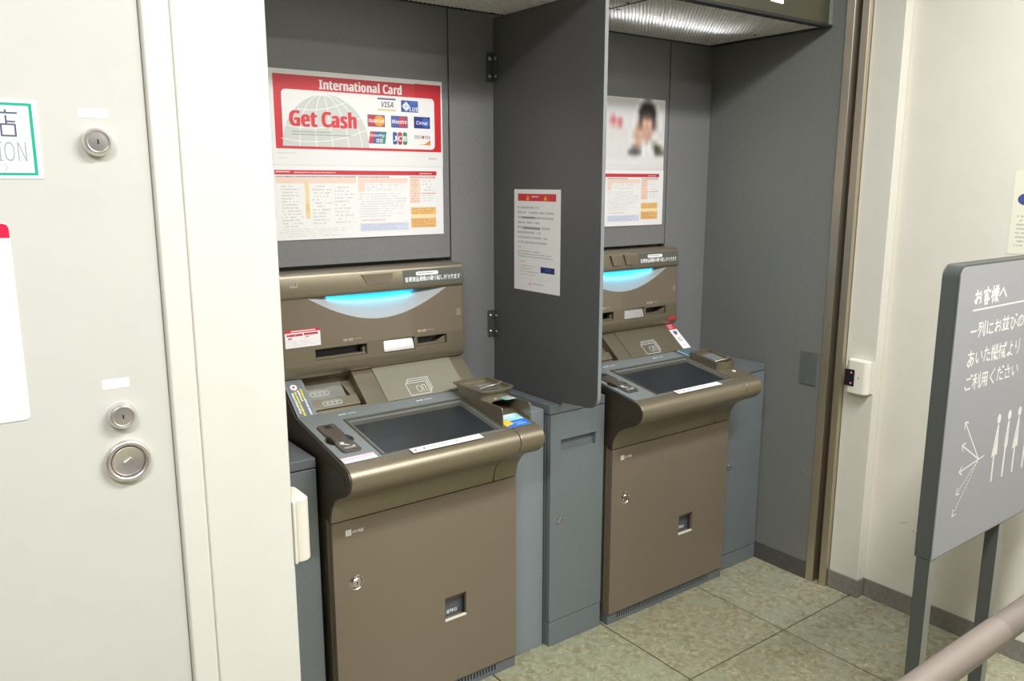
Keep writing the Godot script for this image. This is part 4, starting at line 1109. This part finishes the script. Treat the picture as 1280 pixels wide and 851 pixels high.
# ------------------------------------------------------------------ prints on the walls
func card_poster() -> Texture2D:
	var p := Print.new(616, 283, 1.9, hexc("ebeae6"))
	var red := hexc("d2323c"); var white := hexc("efeee9")
	p.rect(20, 15, 590, 219, red)
	p.rect(508, 13, 102, 221, hexc("cf2430"))
	p.text("International Card", Rect2(168, 22, 290, 31), hexc("f6f2ee"), true, 0.0, 1.0)
	p.rrect(44, 58, 540, 168, 14, white)
	# half globe
	var gl := hexc("ced0c9")
	p.disc(188, 226, 146, 158, gl, PI, TAU)
	for t in [-0.62, -0.25, 0.12, 0.5, 0.82]:
		var c := []
		for i in 25:
			var a := PI * 0.5 * i / 24.0
			c.append(Vector2(178 + 10 * (1.0 - cos(a)) + 146 * t * sin(a), 69 + 157 * (1.0 - cos(a))))
		p.stroke(c, 2.4, hexc("f2f2ee"))
	for a in [0.62, 1.05, 1.32]:
		var c := []
		for i in 25:
			var t := lerpf(-1.0, 1.0, i / 24.0)
			c.append(Vector2(180 + 146 * t * sin(a), minf(226.0, 69 + 157 * (1.0 - cos(a)) + 22 * sin(a) * (1.0 - t * t) - 16 * t)))
		p.stroke(c, 2.2, hexc("f2f2ee"))
	p.rect(0, 226.5, 20, 1, hexc("ebeae6"))
	p.text("Get Cash", Rect2(68, 117, 221, 51), hexc("d63a42"), true, 0.0, 2.2)
	p.rows(72, 180, 212, 16, 8.5, hexc("a4a59f"), rng, 1.0)
	# eight card marks
	p.rect(368, 66, 67, 5, hexc("565a78")); p.text("VISA", Rect2(380, 77, 48, 18), hexc("5c5f74"), true, 4.0); p.rect(368, 100, 67, 6, hexc("e3c596"))
	p.rect(455, 69, 65, 37, hexc("31509a")); p.rect(488, 69, 32, 16, hexc("4264b0"))
	p.poly(PackedVector2Array([Vector2(458, 88), Vector2(474, 71), Vector2(490, 88), Vector2(474, 104)]), hexc("e8ebf2")); p.stroke([Vector2(474, 71), Vector2(474, 104)], 1.6, hexc("8090b8")); p.stroke([Vector2(458, 88), Vector2(490, 88)], 1.6, hexc("8090b8"))
	p.text("PLUS", Rect2(476, 89, 43, 14), hexc("f0f2f6"), true, 3.0)
	for e in [[330.0, "b73a48", "e0a03c", "MasterCard", "50507a"], [416.0, "4a5cae", "c23f50", "Maestro", "4d5a94"]]:
		p.rect(e[0], 120, 63, 38, hexc(e[4])); p.rect(e[0] + 2, 122, 59, 34, hexc("55608e") if e[0] > 400 else hexc("b8505c"))
		p.disc(e[0] + 20, 139, 19, 17, hexc(e[1])); p.disc(e[0] + 43, 139, 19, 17, hexc(e[2]))
		p.text(e[3], Rect2(e[0] + 4, 132, 55, 13), hexc("f4f0ea"), true, 2.0)
	p.rect(503, 119, 63, 38, hexc("22307e")); p.disc(549, 138, 16, 16, hexc("3f63b4")); p.text("Cirrus", Rect2(512, 132, 44, 13), hexc("eef0f6"), true)
	for e in [[0.0, 20.0, "c4424c"], [16.0, 26.0, "46609a"], [38.0, 22.0, "3e8484"]]:
		p.poly(PackedVector2Array([Vector2(338 + e[0], 173), Vector2(338 + e[0] + e[1], 173), Vector2(332 + e[0] + e[1], 211), Vector2(332 + e[0], 211)]), hexc(e[2]))
	p.text("UnionPay", Rect2(337, 180, 54, 12), hexc("f2f2f0"), true, 2.0)
	for e in [362.0, 375.0]:
		p.stroke([Vector2(e, 195), Vector2(e, 208)], 1.8, hexc("f0f0ee")); p.stroke([Vector2(e - 3, 199), Vector2(e + 9, 199)], 1.8, hexc("f0f0ee")); p.stroke([Vector2(e + 6, 194), Vector2(e + 6, 208)], 1.8, hexc("f0f0ee")); p.stroke([Vector2(e - 3, 205), Vector2(e + 9, 205)], 1.8, hexc("f0f0ee"))
	for e in [[421.0, "3a5a9a", "J"], [440.0, "b83a48", "C"], [459.0, "3d8a58", "B"]]:
		p.rrect(e[0], 172, 16, 40, 5, hexc(e[1])); p.text(e[2], Rect2(e[0] + 1.5, 184, 13, 17), hexc("f0f0ee"), true)
	p.text("DISC", Rect2(505, 180, 26, 11), hexc("85858a"), true); p.disc(537, 185.5, 5, 5, hexc("c2543c")); p.text("VER", Rect2(544, 180, 22, 11), hexc("85858a"), true)
	p.poly(PackedVector2Array([Vector2(520, 211), Vector2(545, 208), Vector2(566, 194), Vector2(566, 211)]), hexc("df8a30"))
	p.rows(24, 246, 92, 3, 5, hexc("bcc4b8"), rng, 1.0); p.rows(24, 260, 36, 3, 5, hexc("d4d2cc"), rng, 1.0); p.rect(557, 254, 34, 4, hexc("dcb8ba"))
	return p.tex()


func fee_poster() -> Texture2D:
	var p := Print.new(616, 230, 1.9, hexc("eeede9"))
	var c := hexc("efd3c2")
	p.rect(12, 15, 577, 14, hexc("cd3a44")); p.rect(506, 15, 83, 14, hexc("c62a36"))
	p.rows(16, 18.5, 46, 7, 8, hexc("f4e2e0"), rng, 1.0); p.rows(74, 20, 240, 4, 9, hexc("eac2c2"), rng, 1.0); p.rows(520, 21, 60, 4, 9, hexc("eac2c2"), rng, 1.0)
	for e in [[14.0, 268.0], [290.0, 184.0], [483.0, 103.0]]:
		p.rows(e[0], 33, e[1], 2.5, 9, hexc("8c8986"), rng, 1.0)
	p.rect(14, 38, 268, 17, c); p.rect(290, 38, 184, 16, c); p.rect(290, 54, 23, 28, c); p.rect(483, 36, 40, 86, c); p.rect(523, 36, 63, 6, c)
	p.rect(107, 50, 14, 114, hexc("ecd6a4")); p.rect(107, 120, 14, 26, hexc("e6c880"))
	p.rows(30, 62, 72, 130, 9.5, hexc("cfccc6"), rng, 0.7); p.rows(130, 62, 70, 125, 10.5, hexc("cfccc6"), rng, 0.7); p.rows(206, 66, 74, 120, 11, hexc("d2cfca"), rng, 0.7); p.rows(18, 196, 262, 26, 7, hexc("d8d6d2"), rng, 0.8)
	for k in 7: p.rect(320 + k * 22, 56, 0.8, 26, hexc("dcd9d2"))
	for k in 3: p.rect(314, 60 + k * 8, 160, 0.8, hexc("dcd9d2"))
	p.rows(322, 58, 148, 22, 8, hexc("d3d0d4"), rng, 0.5); p.rows(292, 88, 180, 80, 8, hexc("d6d4d0"), rng, 0.85); p.rows(300, 174, 120, 5, 6, hexc("dca0a0"), rng, 1.0)
	p.rect(292, 185, 182, 26, hexc("d3d7e4")); p.rows(298, 189, 170, 19, 7, hexc("b4bcd2"), rng, 0.9)
	p.rows(486, 42, 34, 76, 9, hexc("dcab90"), rng, 0.6); p.rows(530, 46, 50, 40, 10, hexc("d0cec8"), rng, 0.6); p.rect(528, 88, 58, 3, hexc("d8a08a")); p.rows(530, 96, 54, 24, 8, hexc("d0ced4"), rng)
	for e in [[136.0, 24.0, "ecc074"], [173.0, 32.0, "e9b878"]]:
		p.rect(484, e[0], 101, e[1], hexc(e[2])); p.rows(489, e[0] + 4, 90, e[1] - 8, 7, hexc("c98f58"), rng, 0.8)
	p.rect(484, 160, 101, 13, hexc("f0dfb4"))
	return p.tex()


func campaign_poster() -> Texture2D:
	var p := Print.new(616, 283, 1.6, hexc("e4e2df"))
	# head and shoulders of nobody in particular, out of focus as the print is
	p.rect(230, 0, 386, 240, hexc("dedcd8"))
	p.rrect(300, 70, 26, 42, 4, hexc("cc7a7e")); p.rrect(336, 78, 30, 40, 6, hexc("cf8084")); p.rect(290, 136, 100, 4, hexc("d9b0b0"))
	p.poly(PackedVector2Array([Vector2(395, 215), Vector2(440, 180), Vector2(470, 190), Vector2(480, 222), Vector2(430, 226)]), hexc("6e6a68"))
	p.poly(PackedVector2Array([Vector2(545, 170), Vector2(600, 188), Vector2(616, 220), Vector2(560, 224)]), hexc("63604f"))
	p.poly(PackedVector2Array([Vector2(480, 190), Vector2(545, 185), Vector2(560, 240), Vector2(470, 240)]), hexc("e6e4e2"))
	p.poly(PackedVector2Array([Vector2(440, 195), Vector2(432, 140), Vector2(455, 84), Vector2(480, 90), Vector2(478, 190)]), hexc("cfa892"))
	p.disc(511, 60, 52, 50, hexc("35302d")); p.rect(462, 55, 22, 62, hexc("4a413c")); p.rect(540, 55, 22, 66, hexc("423a36"))
	p.disc(511, 112, 36, 62, hexc("cfa58f")); p.poly(PackedVector2Array([Vector2(474, 50), Vector2(548, 50), Vector2(544, 78), Vector2(480, 74)]), hexc("4a3e38"))
	p.blur(230, 0, 386, 283, 19.0)
	p.rows(290, 262, 260, 3, 6, hexc("d8d6d4"), rng)
	return p.tex()


func posters() -> void:
	var z := 0.0
	var T := Transform3D(Basis(), Vector3.ZERO)
	solo("card_poster", MB.new().sheet(0.0324, 1.7195, 0.6484, 2.0035, 0.0012, Transform3D(Basis(), Vector3(0, 0, 0.0015)), 0.002, 8), printed("card_poster_print", card_poster(), 0.38), "red and white International Card poster reading Get Cash", "poster")
	var fee := printed("fee_poster_print", fee_poster(), 0.38)
	solo("fee_table", MB.new().sheet(0.031, 1.4885, 0.6475, 1.719, 0.0012, Transform3D(Basis(), Vector3(0, 0, 0.0012)), 0.003, 8), fee, "white fee table sheet below the red international card poster", "poster")
	solo("fee_table", MB.new().sheet(0.031 + DX, 1.4885, 0.6535 + DX, 1.717, 0.0012, Transform3D(Basis(), Vector3(0, 0, 0.0012)), 0.003, 8), fee, "white fee table sheet below the blurred portrait poster", "poster")
	solo("portrait_poster", MB.new().sheet(0.0324 + DX, 1.7175, 0.6504 + DX, 2.0055, 0.0012, Transform3D(Basis(), Vector3(0, 0, 0.0015)), 0.002, 8), printed("campaign_print", campaign_poster(), 0.38), "pale poster with a blurred dark-haired portrait beside the privacy panel", "poster")
	# notice on the privacy panel: faces the first machine
	var p := Print.new(257, 348, 2.2, hexc("e4e4e1"))
	p.rect(22, 15, 211, 24, hexc("c93034"))
	for e in [78.0, 176.0]:
		p.poly(PackedVector2Array([Vector2(e, 18), Vector2(e + 10, 36), Vector2(e - 10, 36)]), hexc("f0a42c"))
	p.rows(100, 22, 54, 11, 12, hexc("ecd2d2"), rng, 1.0)
	p.rows(20, 58, 214, 120, 17, hexc("b2b3b3"), rng, 0.9)
	p.rect(48, 92, 70, 7, hexc("8e9090")); p.rect(52, 128, 96, 7, hexc("8c8e8e"))
	p.rows(22, 196, 30, 6, 8, hexc("b2b3b3"), rng, 1.0); p.rows(22, 210, 210, 20, 9, hexc("aeb0b0"), rng, 0.9)
	p.stroke([Vector2(26, 240), Vector2(238, 240), Vector2(238, 306), Vector2(26, 306), Vector2(26, 240)], 1.0, hexc("d6cfce"))
	p.rows(32, 246, 40, 5, 8, hexc("d89090"), rng, 1.0); p.rows(32, 260, 110, 36, 10, hexc("c0bfc0"), rng, 0.9)
	p.rect(152, 260, 76, 20, hexc("1f2d5e")); p.rect(176, 264, 34, 10, hexc("2f4a86"))
	p.disc(92, 324, 5, 6, hexc("d49a9a")); p.rows(106, 320, 70, 6, 8, hexc("b0b0b0"), rng, 1.0)
	p.blur(0, 0, 257, 348, 1.6)
	var R := Transform3D(Basis(Vector3(0, 0, 1), Vector3(0, 1, 0), Vector3(-1, 0, 0)), Vector3(0.8668, 0, 0))
	solo("warning_notice", MB.new().sheet(0.127, 1.2905, 0.382, 1.643, 0.0008, R), printed("notice_print", p.tex(), 0.45), "white notice with red warning heading stuck on the privacy panel", "notice")


# ------------------------------------------------------------------ left wall
func left_wall_things() -> void:
	var at := Vector3(-0.98, 0, 0.83)
	var d := struct("door_1", MB.new().box(-1.48, 0.005, 0.79, -0.5088, 2.3, 0.836, 0.002), M.door_paint, "white painted steel door with three round locks", "door")
	var zf := 0.836
	# locks: small cylinders and the big turn ring
	for q in [[-0.5965, 1.7365, 0.025, 0.0], [-0.5975, 1.2335, 0.024, 0.0]]:
		var T := Transform3D(Basis(), Vector3(q[0], q[1], zf))
		var l := part("lock", MB.new().lathe([Vector2(0.0255, 0), Vector2(0.0255, 0.006), Vector2(0.0235, 0.014), Vector2(0.0195, 0.0175), Vector2(0.018, 0.0175), Vector2(0.0165, 0.0155), Vector2(0.006, 0.0165), Vector2(0.0, 0.0165)], T, 36), M.lock_chrome, d, Vector3.ZERO, "round chrome lock cylinder")
		part("key_slot", MB.new().box(q[0] - 0.0012, q[1] - 0.004, zf + 0.0165, q[0] + 0.0012, q[1] + 0.004, zf + 0.0168, 0.0), M.black_plastic, l)
	var T := Transform3D(Basis(), Vector3(-0.594, 1.143, zf))
	var g := part("turn_ring", MB.new().lathe([Vector2(0.041, 0), Vector2(0.0415, 0.005), Vector2(0.0395, 0.0105), Vector2(0.036, 0.0125), Vector2(0.033, 0.0115), Vector2(0.031, 0.008), Vector2(0.0305, 0.002), Vector2(0.0, 0.002)], T, 44, 50.0), M.lock_chrome, d, Vector3.ZERO, "round chrome turn ring")
	part("turn_plate", MB.new().lathe([Vector2(0.0285, 0.002), Vector2(0.0285, 0.007), Vector2(0.027, 0.0085), Vector2(0.02, 0.0065), Vector2(0.0, 0.0055)], T, 40, 30.0), M.lock_chrome, g)
	part("thumb_bar", MB.new().box(-0.008, -0.0035, 0.0055, 0.008, 0.0035, 0.0085, 0.001, T * Transform3D(Basis(Vector3(0, 0, 1), 0.6), Vector3.ZERO)), M.lock_chrome, g)
	for q in [[-0.6225, 1.778, -0.5745, 1.794], [-0.6255, 1.286, -0.5785, 1.3045]]:
		solo("label_strip", MB.new().sheet(q[0], q[1], q[2], q[3], 0.0005, Transform3D(Basis(), Vector3(0, 0, zf))), M.paper, "blank white label strip above the %s lock of the door" % ("top" if q[1] > 1.5 else "middle"), "label")
	# green-framed sign; only its right end is in the picture
	var p := Print.new(330, 130, 3.0, hexc("f2f6f4"))
	for e in [[8.0, 5.0, 314.0, 4.5], [8.0, 120.0, 314.0, 4.5], [8.0, 5.0, 4.5, 119.0], [317.0, 5.0, 5.0, 119.0]]: p.rect(e[0], e[1], e[2], e[3], hexc("1fae8c"))
	p.kanji("店", 262, 17, 42, 42, 3.0, hexc("5a5f78"))
	p.rect(255, 15, 6, 46, hexc("f2f6f4"))
	p.text("ION", Rect2(266, 69, 42, 32), hexc("a4aab0"), false)
	p.text(")", Rect2(272, 104, 5, 14), hexc("b4bac0"), false)
	solo("door_sign", MB.new().sheet(-1.014, 1.672, -0.684, 1.802, 0.0012, Transform3D(Basis(), Vector3(0, 0, zf))), printed("door_sign_print", p.tex(), 0.4), "white sign with a green border on the left door", "sign")
	var q := Print.new(260, 348, 2.0, hexc("f4f4f2"))
	q.rows(30, 160, 222, 110, 14, hexc("e6e6e8"), rng, 0.8)
	var b := MB.new().prism(rr(-1.005, 1.2515, -0.745, 1.5975, 0.008), 0.0, 0.0015, Transform3D(Basis(), Vector3(0, 0, zf)), 0.0003)
	var o := solo("red_headed_notice", b, M.paper, "white rounded notice with a red top edge on the left door", "notice")
	part("print", MB.new().sheet(-0.9985, 1.2575, -0.7515, 1.5735, 0.0002, Transform3D(Basis(), Vector3(0, 0, zf + 0.0015))), printed("door_notice_print", q.tex(), 0.4), o)
	part("red_heading", MB.new().prism(PackedVector2Array([Vector2(-1.0045, 1.573), Vector2(-0.7455, 1.573), Vector2(-0.7455, 1.589), Vector2(-0.748, 1.5948), Vector2(-0.753, 1.597), Vector2(-0.997, 1.597), Vector2(-1.002, 1.5948), Vector2(-1.0045, 1.589)]), 0.0015, 0.0019, Transform3D(Basis(), Vector3(0, 0, zf)), 0.0), mat("heading_red", hexc("d81e44"), 0.4), o)
	shutter_sensor(-0.2765, 1.0, 0.835, 0.985, "cream shutter sensor box on the left jamb, partly behind the white wall")


# box with a rounded long edge and a dark window with two small lamps; s = +1 faces right
func shutter_sensor(x: float, s: float, y0: float, y1: float, label: String) -> void:
	var at := Vector3(x, (y0 + y1) * 0.5, 0.797)
	var o := thing("shutter_sensor", label, "sensor box", at, "pair of shutter sensors")
	var p := PackedVector2Array()
	var q := rr(0.0, 0.751, 0.042, 0.843, 0.02)
	for e in q: p.append(Vector2(x + s * e.x, e.y))
	var T := frame3(Vector3.ZERO, Vector3(1, 0, 0), Vector3(0, 0, 1))
	part("case", MB.new().prism(p, -y1, -y0, T, 0.005), M.white_plastic, o, at)
	part("back_plate", MB.new().box(minf(x, x + s * 0.006), y0 + 0.003, 0.747, maxf(x, x + s * 0.006), y1 - 0.003, 0.847, 0.001), M.white_plastic, o, at)
	var wx := x + s * 0.0395
	var w := part("window", MB.new().box(minf(wx, wx + s * 0.005), y0 + 0.030, 0.7505, maxf(wx, wx + s * 0.005), y0 + 0.096, 0.7905, 0.001), M.black_plastic, o, at, "black sensor window")
	for k in [0.042, 0.084]:
		part("indicator", MB.new().lathe([Vector2(0.004, 0), Vector2(0.004, 0.001), Vector2(0, 0.0025)], frame3(Vector3(wx + s * 0.005, y0 + k, 0.778), Vector3(0, 0, -s), Vector3(0, 1, 0)), 12), M.led_pink, w)
	part("mark", MB.new().box(minf(x + s * 0.042, x + s * 0.0423), y0 + 0.062, 0.806, maxf(x + s * 0.042, x + s * 0.0423), y0 + 0.070, 0.809, 0.0), M.dark_baseboard, o, at)


func right_wall_things() -> void:
	shutter_sensor(2.07, -1.0, 0.853, 0.987, "cream shutter sensor box with black window on the cream pillar")
	var at := Vector3(2.049, 0.915, 0.577)
	var o := thing("wall_plate", "blank grey cover plate on the grey wall beside the steel guide", "cover plate", at)
	part("plate", MB.new().box(2.0445, 0.845, 0.5385, 2.049, 0.985, 0.6155, 0.0015), M.plate_grey if M.has("plate_grey") else mat("plate_grey", hexc("7e8382"), 0.3, 0.5), o, at)
	for y in [0.858, 0.972]:
		part("screw", MB.new().lathe([Vector2(0.004, 0), Vector2(0.004, 0.001), Vector2(0, 0.0018)], frame3(Vector3(2.0445, y, 0.577), Vector3(0, 0, 1), Vector3(0, 1, 0)), 12), M.silver, o, at)
	var p := Print.new(200, 280, 2.0, hexc("e9e6cf"))
	p.disc(42, 96, 26, 20, hexc("43518e")); p.rect(90, 60, 80, 8, hexc("8a8a84")); p.rows(20, 150, 160, 100, 14, hexc("b9b8a8"), rng, 0.8)
	solo("wall_paper_notice", MB.new().sheet(1.253, 1.43, 1.453, 1.706, 0.0008, Transform3D(Basis(Vector3(0, 0, 1), Vector3(0, 1, 0), Vector3(-1, 0, 0)), Vector3(2.1148, 0, 0))), printed("wall_notice_print", p.tex(), 0.5), "cream paper with a round blue mark pinned on the right wall", "notice")
	# scuffs and scratches
	for e in [[0.98, 0.36, 0.03, 0.012, "short pale scuff low on the right wall beside the sign post"], [1.03, 0.345, 0.045, -0.03, "curved dark scuff low on the right wall between the sign posts"]]:
		solo("scuff_mark", MB.new().tube([Vector3(2.1146, e[1], e[0]), Vector3(2.1146, e[1] + e[3] * 0.4, e[0] + e[2] * 0.5), Vector3(2.1146, e[1] + e[3], e[0] + e[2])], 0.0008, 6), M.scuff if M.has("scuff") else mat("scuff", hexc("8f8878"), 0.7), e[4], "scuff", "scuff marks on the right wall")


func queue_sign() -> void:
	var x0 := 1.25; var x1 := 1.935; var y0 := 0.655; var y1 := 1.457; var z0 := 1.457; var z1 := 1.502
	var at := Vector3(1.59, 0, 1.48)
	var o := thing("queue_sign", "grey floor-standing queue sign on two dark posts with white lettering", "sign", at)
	var pr := PackedVector2Array([Vector2(x0, y0), Vector2(x1, y0)])
	for i in 9: pr.append(Vector2(x1 - 0.03, y1 - 0.03) + Vector2.from_angle(PI / 2 * i / 8.0) * 0.03)
	for i in 9: pr.append(Vector2(x0 + 0.03, y1 - 0.03) + Vector2.from_angle(PI / 2 + PI / 2 * i / 8.0) * 0.03)
	part("board", MB.new().prism(pr, z0, z1 - 0.002, Transform3D(), 0.002), M.sign_side, o, at)
	var w := (x1 - x0) * 1000.0; var h := (y1 - y0) * 1000.0
	var p := Print.new(w, h, 1.15, hexc("8f9093"))
	var c := hexc("dedad4")
	var mx := func(x: float) -> float: return (x - x0) * 1000.0
	var my := func(y: float) -> float: return (y1 - y) * 1000.0
	p.kanji("お客様へ", mx.call(1.340), my.call(1.393), 49, 44, 6.2, c)
	p.rect(mx.call(1.338), my.call(1.338), 530, 4.5, c)
	p.kanji("一列にお並びの", mx.call(1.335), my.call(1.302), 47.5, 42, 4.8, c)
	p.kanji("あいた機械より", mx.call(1.335), my.call(1.226), 47.5, 42, 4.8, c)
	p.kanji("ご利用ください", mx.call(1.335), my.call(1.158), 47.5, 42, 4.8, c)
	var org := Vector2(mx.call(1.472), my.call(0.90))
	for e in [[1.366, 1.027, false], [1.362, 0.962, false], [1.361, 0.885, false], [1.356, 0.821, true], [1.346, 0.76, true]]:
		var tip := Vector2(mx.call(e[0]), my.call(e[1]))
		var d := (tip - org).normalized(); var n := Vector2(-d.y, d.x)
		if e[2]:
			var s := 8.0
			while s < (tip - org).length() - 14:
				p.stroke([org + d * s, org + d * (s + 5.0)], 3.6, c); s += 10.5
		else:
			p.stroke([org if e[1] > 0.9 else org - d * 32.0, tip], 4.2, c)
		p.stroke([tip + d * -15 + n * 12, tip, tip + d * -15 - n * 12], 4.2, c)
	for k in 5:
		var fx: float = mx.call(1.577 + k * 0.068); var fy: float = my.call(1.0)
		p.disc(fx, fy, 11.5, 14.5, c)
		if k % 2 == 0:
			p.poly(PackedVector2Array([Vector2(fx - 4, fy + 17), Vector2(fx + 4, fy + 17), Vector2(fx + 12, fy + 108), Vector2(fx - 26, fy + 112)]), c)
			p.stroke([Vector2(fx - 8, fy + 105), Vector2(fx - 8, fy + 186)], 10, c)
			p.stroke([Vector2(fx + 2, fy + 45), Vector2(fx - 10, fy + 82)], 2.0, hexc("8f9093"))
		else:
			p.poly(PackedVector2Array([Vector2(fx - 5, fy + 17), Vector2(fx + 6, fy + 17), Vector2(fx + 8, fy + 90), Vector2(fx - 2, fy + 110), Vector2(fx - 15, fy + 90)]), c)
			p.stroke([Vector2(fx - 5, fy + 90), Vector2(fx - 6, fy + 186)], 11, c)
			p.stroke([Vector2(fx + 1, fy + 40), Vector2(fx - 6, fy + 85)], 2.0, hexc("8f9093"))
	p.disc(mx.call(1.545), my.call(1.02), 2.5, 2.5, hexc("b4b2ae"))
	var f := MB.new()
	var inner := PackedVector2Array([Vector2(x0 + 0.003, y0 + 0.002), Vector2(x1 - 0.003, y0 + 0.002)])
	for i in 9: inner.append(Vector2(x1 - 0.031, y1 - 0.031) + Vector2.from_angle(PI / 2 * i / 8.0) * 0.028)
	for i in 9: inner.append(Vector2(x0 + 0.031, y1 - 0.031) + Vector2.from_angle(PI / 2 + PI / 2 * i / 8.0) * 0.028)
	var ix := Geometry2D.triangulate_polygon(inner)
	for k in range(0, ix.size(), 3):
		var a := []
		for j in 3: a.append(inner[ix[k + j]])
		f.tri(Vector3(a[0].x, a[0].y, z1), Vector3(a[1].x, a[1].y, z1), Vector3(a[2].x, a[2].y, z1), Vector3(0, 0, 1), Vector3(0, 0, 1), Vector3(0, 0, 1),
			Vector2((a[0].x - x0) / (x1 - x0), (y1 - a[0].y) / (y1 - y0)), Vector2((a[1].x - x0) / (x1 - x0), (y1 - a[1].y) / (y1 - y0)), Vector2((a[2].x - x0) / (x1 - x0), (y1 - a[2].y) / (y1 - y0)))
	for i in inner.size():
		var j := (i + 1) % inner.size()
		var d := (inner[j] - inner[i]).orthogonal().normalized()
		f.quad(Vector3(inner[i].x, inner[i].y, z1), Vector3(inner[j].x, inner[j].y, z1), Vector3(inner[j].x, inner[j].y, z1 - 0.003), Vector3(inner[i].x, inner[i].y, z1 - 0.003), Vector3(d.x, d.y, 0), Vector3.INF, Vector3.INF, Vector3.INF, [Vector2(0.01, 0.01), Vector2(0.02, 0.01), Vector2(0.02, 0.02), Vector2(0.01, 0.02)])
	part("face", f, printed("queue_sign_print", p.tex(), 0.3), o, at, "grey face with white queueing instructions")
	for lx in [1.2505, 1.672]:
		var b := MB.new().box(lx, 0.012, z0 + 0.003, lx + 0.034, y0 + (0.0 if lx < 1.5 else 0.05), z1 - 0.004, 0.003)
		part("post", b, M.sign_side, o, at)
		part("post_front", MB.new().box(lx + 0.001, 0.012, z1 - 0.004, lx + 0.033, y0 - 0.001, z1 - 0.0025, 0.0005), M.sign_leg_front, o, at)
		part("foot", MB.new().box(lx - 0.005, 0.0, z0 - 0.13, lx + 0.039, 0.012, z1 + 0.13, 0.003), M.sign_side, o, at)


func handrail() -> void:
	var at := Vector3(0.25, 0, 1.94)
	var o := thing("handrail", "pale grey-beige tubular handrail in front of the queue sign", "handrail", at)
	part("tube", MB.new().tube([Vector3(0.2, 0.9, 1.94), Vector3(2.109, 0.9, 1.94)], 0.0235, 28), M.rail_vinyl, o, at)
	part("collar", MB.new().tube([Vector3(0.2, 0.9, 1.94), Vector3(0.555, 0.9, 1.94)], 0.0241, 28), M.rail_collar, o, at)
	part("end_cap", MB.new().lathe([Vector2(0.0245, 0), Vector2(0.0235, 0.012), Vector2(0.015, 0.021), Vector2(0, 0.024)], frame3(Vector3(0.2, 0.9, 1.94), Vector3(0, 0, 1), Vector3(0, 1, 0)), 24), M.rail_collar, o, at)
	part("wall_flange", MB.new().lathe([Vector2(0.045, 0), Vector2(0.045, 0.004), Vector2(0.03, 0.006), Vector2(0.024, 0.006)], frame3(Vector3(2.115, 0.9, 1.94), Vector3(0, 0, 1), Vector3(0, 1, 0)), 24), M.silver, o, at)
	part("post", MB.new().tube([Vector3(0.25, 0.0, 1.94), Vector3(0.25, 0.885, 1.94)], 0.019, 20), M.silver, o, at)
